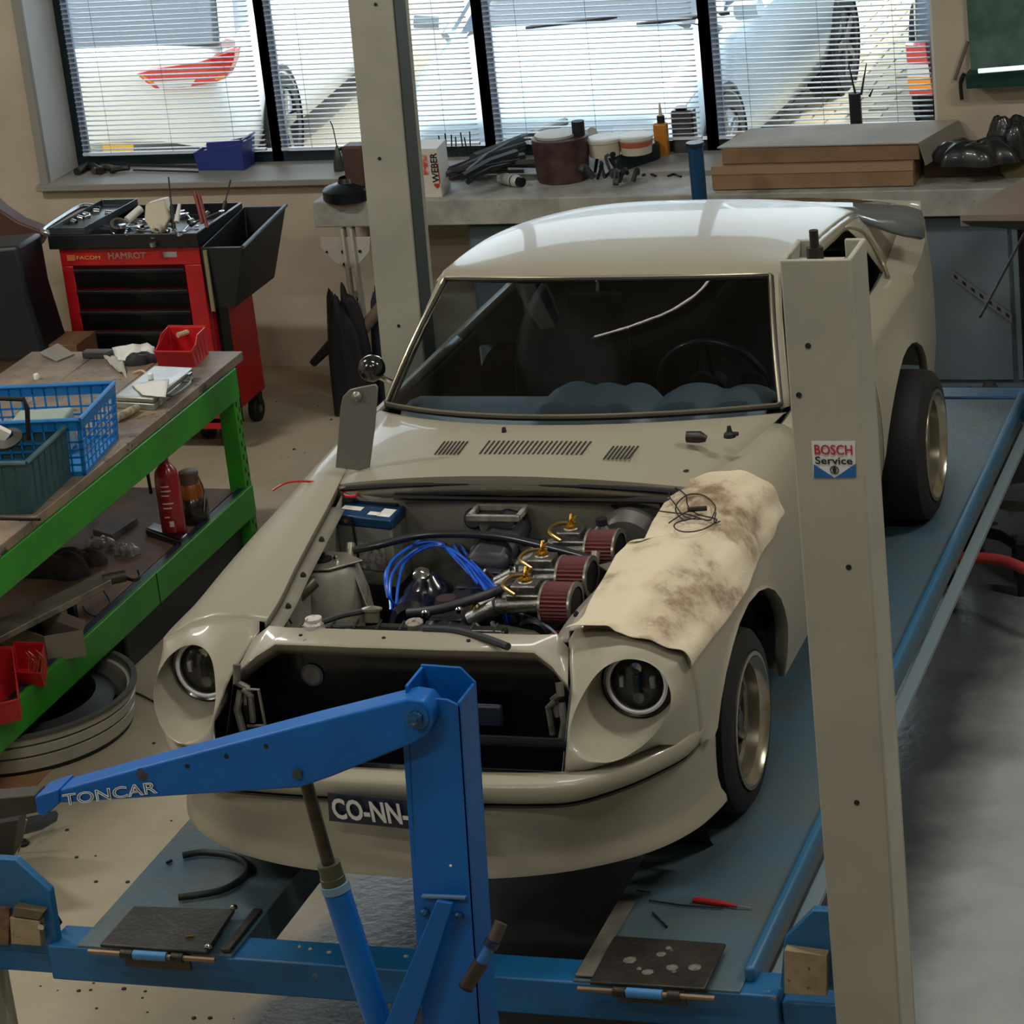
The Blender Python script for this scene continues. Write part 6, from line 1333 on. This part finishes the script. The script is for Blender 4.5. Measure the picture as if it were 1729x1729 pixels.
# flat cartons
yc0=13.05
def slab(name,pts,depth,m,label,y=yc0,**k): return solo(MB().prism([Y(a,b_,y) for a,b_ in pts],(0,depth,0)),name,m,label,'carton',**k)
zc=lambda p:p
A_=B_(1200,275); 
yk=BYF+.06
c1=thing('flat_carton',tuple(B_(1370,285)),'long brown flat cardboard carton, bottom one of the pair on the window bench','carton')
z1=BZ+.004
xL=Y(1199,266,yk).x; xR=Y(1540,266,yk).x
zb_=z1; zm=Y(1370,220,yk).z; zt1=Y(1370,190,yk).z
build(MB().prism([(xL,yk,zb_),(xR,yk,zb_),(xR,yk+.36,zb_),(xL,yk+.36,zb_)],(0,0,.115)),'carton',card,c1,bevel=.003)
build(MB().prism([(xL-.005,yk-.004,zb_+.075),(xR+.002,yk-.004,zb_+.075),(xR+.002,yk-.001,zb_+.115),(xL+.02,yk-.001,zb_+.115)],(0,.004,0)),'lid_flap',mat('cardboard_light','#967a5c',.8),c1)
z2=zb_+.117
c2=thing('flat_carton',(xL,yk,z2),'brown carton with pale grey open lid, top one of the window bench pair','carton')
xL2,xR2=xL+.05,xR+.03
build(MB().prism([(xL2,yk+.03,z2),(xR2,yk+.03,z2),(xR2,yk+.36,z2),(xL2,yk+.36,z2)],(0,0,.075)),'carton',mat('cardboard_top','#866a4e',.8,col2='#755c43',vs=6),c2,bevel=.003)
build(MB().prism([(xL2-.02,yk+.03,z2+.078),(xR2,yk+.02,z2+.078),(xR2+.13,yk+.36,z2+.10),(xL2+.06,yk+.36,z2+.085)],(0,0,.006)),'open_lid',mat('lid_greige','#9c958a',.7,col2='#8b847a',vs=4),c2)
build(MB().prism([(xR2+.0,yk+.02,z2+.078),(xR2+.13,yk+.36,z2+.10),(xR2+.17,yk+.34,z2+.02),(xR2+.03,yk-.0,z2-.02)],(.003,0,0)),'side_flap',mat('flap_grey','#7d776d',.7),c2)
fan=thing('antenna_base',tuple(Vector((Y(1443,160,YF-.14).x,YF-.12,SILL))),'small black knob with two thin prongs behind the cartons on the sill','prongs')
yy_=YF-.12; build(MB().cyl((Y(1443,160,yy_).x,yy_,SILL),(Y(1443,160,yy_).x,yy_,Y(1443,157,yy_).z),.03,n=16),'knob',black,fan)
for a,b_,c_,d_ in ((1444,158,1433,108),(1454,160,1463,107),(1468,163,1474,150)): build(MB().tube([Y(a,b_,yy_),Y(c_,d_,yy_)],[.006,.0025],6),'prong',black,fan)
# black plastic sheeting, bag, right of the cartons
rag('plastic_sheet',B_(1520,288),.22,.05,mat('sheet_bluegrey','#2e3842',.3,col2='#5c6873',vs=12,coat=.4),'crumpled dark blue-grey plastic film in front of the cartons','plastic film',12)
solo(MB().prism([B_(1560,300),B_(1729,296),B_(1780,275),B_(1585,275)],(0,0,.10)),'low_carton',mat('low_carton','#54412f',.75),'low brown open carton at the right, partly under black bags','carton',bevel=.004)
rag('black_bag',B_(1650,272,.10),.24,.12,mat('bag_black','#101318',.35,coat=.4),'crumpled black plastic bag on the low brown carton at the right','bag',14)
rag('black_bag',B_(1712,262,.10),.16,.2,mat('bag_black','#101318',.35,coat=.4),'black bag cut by the right edge of the view, on the low carton','bag',15)
solo(MB().lathe(B_(1728,275,.05),(0,-1,.3),[(.0,.0),(.11,.0),(.12,.03),(.10,.06),(0,.06)],28),'yellow_lid',mat('lid_olive','#5b5427',.5),'dull olive-yellow round lid at the right edge on the bench','lid')
# wood board in front right and perforated strip, cable
t=thing('wooden_board',tuple(Y(1690,400,12.5)),'pale brown wooden panel with a dark edge at the right edge, before the bench','board')
build(MB().prism([Y(1622,382,12.5),Y(1665,355,12.7),Y(1760,300,12.95),Y(1790,380,12.5)],(0,0,.05)),'panel',mat('board_tan','#7f7264',.6),t)
build(MB().prism([Y(1624,374,12.49),Y(1790,374,12.49),Y(1790,392,12.49),Y(1640,382,12.49)],(0,.01,0)),'panel_edge',mat('edge_black','#191a1b',.5),t)
xx=Y(1690,400,12.5); build(MB().cyl((xx.x+.3,12.8,.0),(xx.x+.3,12.8,xx.z),.03,n=12),'trestle_leg',darkm,t); build(MB().cyl((xx.x+.05,12.75,.0),(xx.x+.05,12.75,xx.z),.02,n=12),'trestle_leg',darkm,t)
solo(MB().tube([Y(1729,395,12.2),Y(1700,450,11.9),Y(1655,535,11.4)],.006,6),'air_line',black,'thin black line running down from the right edge toward the coupe tail','cable')
ps_=thing('perforated_strip',tuple(Y(1690,520,11.6)),'slotted pale steel strip fixed diagonally across the slate-blue cupboard front','strip')
s1,s2=Y(1606,455,13.215),Y(1708,530,13.215); dv=(s2-s1); 
build(MB().prism([s1,s2,s2+Vector((0,.0,-.045)),s1+Vector((0,0,-.045))],(0,.006,0)),'strip',mat('strip_pale','#868b89',.4,.5),ps_)
for k in range(7): p=lerp(s1,s2,(k+.5)/7)+Vector((0,-.002,-.022)); build(MB().prism([p-dv*.03+Vector((0,0,.008)),p+dv*.03+Vector((0,0,.008)),p+dv*.03-Vector((0,0,.008)),p-dv*.03-Vector((0,0,.008))],(0,.002,0)),'slot',black,ps_)
# notice board, shelf light on the wall at the right
nb=thing('pin_board',tuple(Y(1680,60,YW-.02)),'faded green pin board on the wall right of the window','board')
build(MB().prism([Y(1628,-60,YW-.03),Y(1800,-60,YW-.03),Y(1800,128,YW-.03),Y(1640,128,YW-.03)],(0,.02,0)),'board',mat('board_green','#36544b',.5,col2='#5a746c',vs=6,vc=.5),nb)
gs=thing('wall_shelf',tuple(Y(1690,140,YW-.1)),'dark green metal shelf edge on the wall under the pin board','shelf')
build(MB().prism([Y(1630,126,YW-.12),Y(1800,120,YW-.12),Y(1800,142,YW-.12),Y(1632,150,YW-.12)],(0,.115,0)),'shelf_front',mat('shelf_green','#12382d',.4),gs)
wl=thing('wall_lamp',tuple(Y(1690,116,YW-.16)),'white fluorescent strip glowing above the green shelf','lamp')
build(MB().cyl(Y(1652,120,YW-.17),Y(1800,108,YW-.17),.011,n=12),'strip_tube',mat('strip_white','#d9f2ea',.4,emit=1.1),wl)
build(MB().tube([Y(1700,112,YW-.16),Y(1700,112,YW-.005)],.006,6),'bracket',darkm,wl)
solo(MB().tube([Y(1612,135,YW-.02),Y(1628,88,YW-.02),Y(1634,70,YW-.02)],.008,6),'cable_duct',mat('duct_brown','#6b6357',.5),'slim brown rod hanging on the wall between the window and the pin board','rod')
solo(MB().tube(smooth_path([Y(1624,168,YW-.02),Y(1622,140,YW-.02),Y(1628,124,YW-.02)],4),.009,6),'wall_cable',black,'thick black cable on the wall beside the green shelf','cable')
# sill things
bb5=[Z(333,289,SILL),Z(416,293,SILL),Z(430,283,SILL),Z(350,281,SILL)]
bn=thing('storage_bin',tuple(sum(bb5,Vector())/4),'deep blue stacking bin on the window sill','bin')
p0=Z(335,288,SILL); L=.27; b5=[p0,p0+Vector((L,-.02,0)),p0+Vector((L,.13,0)),p0+Vector((0,.13,0))]
T5=[p0+Vector((-.01,-.015,.10)),p0+Vector((L+.01,-.03,.145)),p0+Vector((L+.01,.15,.145)),p0+Vector((-.01,.15,.10))]
o=build(MB().bin(b5,.14,.004,top=T5),'shell',navy,bn,bevel=.002)
build(MB().prism([T5[0]+Vector((.08,.0,0)),T5[1],T5[1]+Vector((0,0,.018)),T5[0]+Vector((.085,.0,.052))],(0,.006,0)),'side_wall',navy,o)
build(MB().tube([T5[1]+Vector((0,0,.015)),T5[2]+Vector((0,0,.015))],.007,6),'rim',navy,o)
for k in range(3): solo(MB().tube(smooth_path([Z(a,b_,SILL+.02) for a,b_ in ((130+28*k,290-k),(150+28*k,280+2*k),(170+24*k,289-3*k))],4),.022-.003*k,8),'dirty_fitting',[mat('fit_a','#1d1a18',.5),mat('fit_b','#4a3d33',.5),mat('fit_a','#1d1a18',.5)][k],['black oily fitting at the left corner of the window sill','brown grimy fitting in the middle of the three on the sill','black curled fitting nearest the long rods on the sill'][k],'fitting')
for k,(a,b_,c_,d_) in enumerate(((215,278,335,281),(225,287,335,290))): solo(MB().tube([Z(a,b_,SILL+.008),Z(c_,d_,SILL+.008)],.008-.003*k,6),'long_rod',mat('rod_dark','#3b3a38',.4,.4),['thicker dark rod on the sill left of the blue bin','thin wire rod on the sill left of the blue bin'][k],'rod')
solo(MB().box(Z(500,269,SILL)+Vector((0,0,.01)),(.22,.06,.018)),'sill_tray',mat('traypale','#8c8f8c',.4),'pale flat strip on the sill right of the blue bin','strip')
# bag and dark things under the bench left end
rag('dark_rucksack',Vector((Y(592,640,12.85).x,12.85,0)),.13,.70,mat('rucksack','#15151a',.7),'tall dark rucksack-like bag standing behind the bench stand leg','bag',17)

solo(MB().tube([Y(528,614,12.85),Y(570,570,12.85)],[.02,.03],8),'strap',black,'dark strap sticking out left of the tall dark bag','strap')
rag('jacket_heap',Vector((Y(640,500,12.9).x,12.98,0)),.12,.72,mat('jacket_navy','#1d2233',.7),'navy jacket heap hanging between the bench leg and the grey post','jacket',18)
solo(MB().tube([Y(610,560,12.9),Y(648,512,12.9)],.03,10),'cardboard_tube',mat('tube_greybrown','#6a5a52',.6),'grey-brown tube leaning across the navy jacket behind the bench leg','tube')
q=Z(458,624,0); solo(MB().box(q+Vector((0,.15,.095)),(.32,.12,.19)),'brown_sack',mat('sack_brown','#5f3a30',.8,col2='#7a5a4b',vs=4),'low reddish-brown box against the wall right of the red trolley','box',bevel=.02)
q=Z(355,738,0); sw=thing('small_castor',tuple(q),'small dark castor on the floor seen below the green bench top','castor')
build(MB().cyl(q+Vector((-.02,0,.06)),q+Vector((.02,0,.06)),.06,n=24),'wheel',black,sw); build(MB().box(q+Vector((0,.02,.13)),(.05,.08,.06)),'fork',darkm,sw); build(MB().box(q+Vector((-.25,.1,.20)),(.55,.3,.10)),'dolly_plate',darkm,sw)
# red-capped hose and dark ramp at the right of the lift
t=thing('air_hose',tuple(Z(1640,940,.3)),'pinkish red hose curving down to the right edge beside the right runway','hose')
build(MB().tube(smooth_path([Z(1600,942,.25),Z(1640,941,.25),Z(1690,946,.25),Z(1729,960,.25),Z(1790,985,.25)],5),.022,10),'hose',mat('hose_red','#b0413f',.4),t)
build(MB().tube([Z(1572,942,.25),Z(1602,942,.25)],.026,10),'ferrule',mat('ferrule_grey','#6b6a66',.4,.4),t)
build(MB().tube([Z(1546,930,.25),Z(1560,934,.25)],.012,8),'brass_tip',gold,t)
build(MB().box(Z(1600,942,.11),(.05,.05,.22)),'support_block',darkm,t); build(MB().box(Z(1729,960,.11),(.05,.05,.22)),'support_block',darkm,t)
t=thing('wheel_dolly',tuple(Z(1650,880,.1)),'dark perforated steel dolly on the floor right of the rear wheel','dolly')
build(MB().prism([Z(1600,893,.12),Z(1640,868,.12),Z(1700,880,.12),Z(1760,930,.12),Z(1760,960,.12),Z(1690,915,.12)],(0,0,.05)),'dolly_frame',mat('dolly_black','#17181a',.4),t,bevel=.004)
for a,b_ in ((1633,884),(1678,884),(1712,905)): build(MB().lathe(Z(a,b_,.171),(0,0,1),[(0,.001),(.018,.001)],12),'hole',mat('hole_pure','#050505',.9),t)
for a,b_ in ((1620,900),(1720,940)): p=Z(a,b_,.06); build(MB().cyl(p+Vector((-.02,0,0)),p+Vector((.02,0,0)),.06,n=18),'wheel',black,t)
t=thing('jack_handle',tuple(Z(1630,835,.4)),'short grey bar with a bright red end cap beside the rear wheel','handle')
build(MB().tube([Z(1606,836,.45),Z(1636,834,.45)],.018,10),'bar',mat('bar_teal','#3d4f50',.4),t); build(MB().tube([Z(1634,834,.45),Z(1658,832,.45)],.026,12),'red_cap',red,t)
build(MB().box(Z(1640,834,.225)-Vector((0,0,.0)),(.06,.06,.44)),'stand',darkm,t)
rag('dark_coat',Vector((Z(1650,770,.1).x,Z(1650,770,.1).y,.0)),.25,.45,mat('coat_dark','#15161c',.7),'dark heap of covers on the floor beyond the rear wheel','cover',19)
# ================================================================== OUTSIDE CARS
def outcar(name,M,paintm,label,hatch=True):
    """car in its own frame: +x is forward, length 4.3; M maps it to the yard"""
    t=bpy.data.objects.new(name,None); COL.objects.link(t); t.matrix_world=M; t['label']=label; t['category']='car'; ORG[t.name]=Vector((0,0,0))
    st=[(-2.12,.62,.45,.78,.80),(-2.10,.74,.33,.86,.88),(-2.0,.82,.25,.92,.96),(-1.6,.88,.22,.95,1.0),(-.8,.90,.20,.95,.99),(0,.90,.20,.93,.97),(.8,.90,.20,.90,.95),(1.1,.89,.20,.88,.94),(1.5,.87,.20,.80,.88),(1.9,.80,.22,.68,.76),(2.08,.68,.28,.58,.64),(2.15,.52,.34,.50,.54)]
    G=[]
    for x,hw,zb,zs,zt in st:
        G.append([(x,-hw*.9,zb),(x,-hw,zb+.12),(x,-hw*1.0,(zb+zs)/2+.05),(x,-hw*.97,zs),(x,-hw*.86,zt),(x,-hw*.45,zt+.025),(x,0,zt+.035),(x,hw*.45,zt+.025),(x,hw*.86,zt),(x,hw*.97,zs),(x,hw,(zb+zs)/2+.05),(x,hw,zb+.12),(x,hw*.9,zb)])
    bm_=MB().grid(G); bm_.f+=[tuple(range(13)),tuple(len(st)*13-13+i for i in range(13))]
    body=build(bm_,'body',paintm,t,sub=1,ang=60)
    gm=mat('outcar_glass','#2b3947',.08,0,coat=.6)
    gh=[(-1.98,.74,.95,.955),(-1.6,.70,.97,1.36),(-1.2,.67,.97,1.45),(-.4,.67,.95,1.50),(.15,.66,.95,1.46),(.6,.66,.93,1.22),(1.08,.72,.90,.925)]
    G=[[(x,-hw*1.12,zb),(x,-hw,lerp(zb,zt,.85)),(x,-hw*.8,zt),(x,0,zt+.02),(x,hw*.8,zt),(x,hw,lerp(zb,zt,.85)),(x,hw*1.12,zb)] for x,hw,zb,zt in gh]
    build(MB().grid(G),'glasshouse',gm,t,ang=60)
    G=[[(x,-hw*1.02,lerp(zb,zt,.86)+.012),(x,-hw*.8,zt+.016),(x,0,zt+.036),(x,hw*.8,zt+.016),(x,hw*1.02,lerp(zb,zt,.86)+.012)] for x,hw,zb,zt in gh[1:5]]
    build(MB().grid(G),'roof',paintm,t,solid=.02)
    for s in (-1,1):
        build(MB().tube([(1.08,s*.80,.92),(.6,s*.70,1.21),(.15,s*.66,1.45)],.03,6),'pillar',paintm,t); build(MB().tube([(-1.98,s*.82,.95),(-1.6,s*.72,1.33)],.05,6),'pillar',paintm,t); build(MB().tube([(-.5,s*.74,.96),(-.5,s*.66,1.46)],.03,6),'pillar',black,t)
        for x in (-1.30,1.32):
            w=build(MB().lathe((x,s*.885,.31),(0,s,0),[(.0,-.2),(.31,-.2),(.315,-.03),(.30,.01),(.22,.014),(.21,-.02)],32),'wheel',tyre,t)
            mm=MB()
            for k in range(5):
                th=k*1.2566; d=Vector((math.cos(th),0,math.sin(th))); p_=Vector((-math.sin(th),0,math.cos(th))); q0=Vector((x,s*.885,.31)); mm.prism([q0-p_*.03,q0+p_*.03,q0+p_*.022+d*.21,q0-p_*.022+d*.21],(0,s*.012,0))
            build(mm,'alloy',alum,w); build(MB().lathe((x,s*.80,.31),(0,s,0),[(0,.068),(.35,.068),(.36,.09),(.33,.10)],28),'arch_lip',black,w)
        build(MB().tube([(.95,s*.88,.98),(.98,s*1.02,1.0)],.05,8),'side_mirror',paintm,t)
    build(MB().box((1.13,0,.925),(.10,1.3,.02),M=Matrix.Rotation(.25,3,'Y')),'scuttle',black,t)
    for yy_ in (-.3,.35): build(MB().tube([(1.12,yy_,.96),(1.0,yy_+.50,.985)],.012,6),'wiper',black,t)
    return t
whitep=mat('white_car_paint','#e4e8ea',.25,coat=.8); silverp=mat('silver_car_paint','#a9bccb',.28,.45,coat=.7); greyp=mat('bluegrey_car_paint','#5d6f7d',.3,.3,coat=.6)
hd=rad(96)
cr1=Vector((-7.02,15.25,ZG)); 
hv=Vector((math.cos(hd),math.sin(hd),0)); lv=Vector((-hv.y,hv.x,0))
M1=Matrix.Translation(cr1+hv*2.13+lv*.84)@Matrix.Rotation(hd,4,'Z')
w1=outcar('parked_car',M1,whitep,'white hatchback with a red wraparound tail lamp parked outside the left window')
def onplane(pts,off): 
    M1i=M1.inverted(); P0=cr1-hv*(.02+off); return [M1i@PL(a,b_,P0,hv) for a,b_ in pts]
tlr=build(MB().prism(onplane([(230,125),(262,116),(338,104),(397,84),(394,104),(382,132),(360,140),(300,150),(265,152),(245,138)],.03),(.12,0,0)),'tail_lamp',mat('lamp_red','#c2141f',.15,coat=1),w1,bevel=.004)
build(MB().prism(onplane([(258,138),(330,134),(322,146),(270,149)],.033),(.01,0,0)),'reverse_lens',mat('lens_clear','#c9ccd0',.15,coat=1),tlr)
for pl_ in ([(235,127),(246,130),(262,142),(252,140)],[(362,130),(382,126),(378,134),(364,136)]): build(MB().prism(onplane(pl_,.034),(.01,0,0)),'indicator_lens',mat('lens_orange','#e08a1c',.2),tlr)
build(MB().prism(onplane([(172,242),(225,242),(225,258),(175,262)],.05),(.01,0,0)),'rear_plate',mat('plate_yellow','#d8a83a',.4),w1)
M2=Matrix.Translation((-4.92,16.55,ZG))@Matrix.Rotation(rad(-92),4,'Z')
w2=outcar('parked_car',M2,silverp,'silver-blue car with its bonnet and windscreen facing the middle windows')
for s in (-1,1):
    hlm=build(MB().add([(2.02,s*.50,.62),(2.04,s*.78,.60),(1.72,s*.845,.72),(1.80,s*.62,.745),(2.06,s*.50,.55),(2.07,s*.76,.52)],[(0,1,2,3),(0,4,5,1)]),'head_lamp',mat('lens_clear','#c9ccd0',.15,coat=1),w2,solid=.02)
M3=Matrix.Translation((-2.70,18.55,ZG))@Matrix.Rotation(rad(97),4,'Z')
w3=outcar('parked_car',M3,greyp,'blue-grey estate car with a tall striped tail lamp outside the rightmost window')
M3i=M3.inverted(); h3=Vector((math.cos(rad(97)),math.sin(rad(97)),0)); P3=M3@Vector((-2.14,0,0))
def on3(pts,off=.0): return [M3i@PL(a,b_,P3-h3*off,h3) for a,b_ in pts]
l3=build(MB().prism(on3([(1529,76),(1562,78),(1575,162),(1536,162)],.01),(.1,0,0)),'tail_lamp',mat('lamp_red','#c2141f',.15,coat=1),w3)
build(MB().prism(on3([(1530,109),(1567,109),(1570,130),(1532,130)],.014),(.01,0,0)),'white_band',mat('lens_clear','#c9ccd0',.15,coat=1),l3)
build(MB().prism(on3([(1532,130),(1570,130),(1573,152),(1535,152)],.014),(.01,0,0)),'orange_band',mat('lens_orange','#e08a1c',.2),l3)
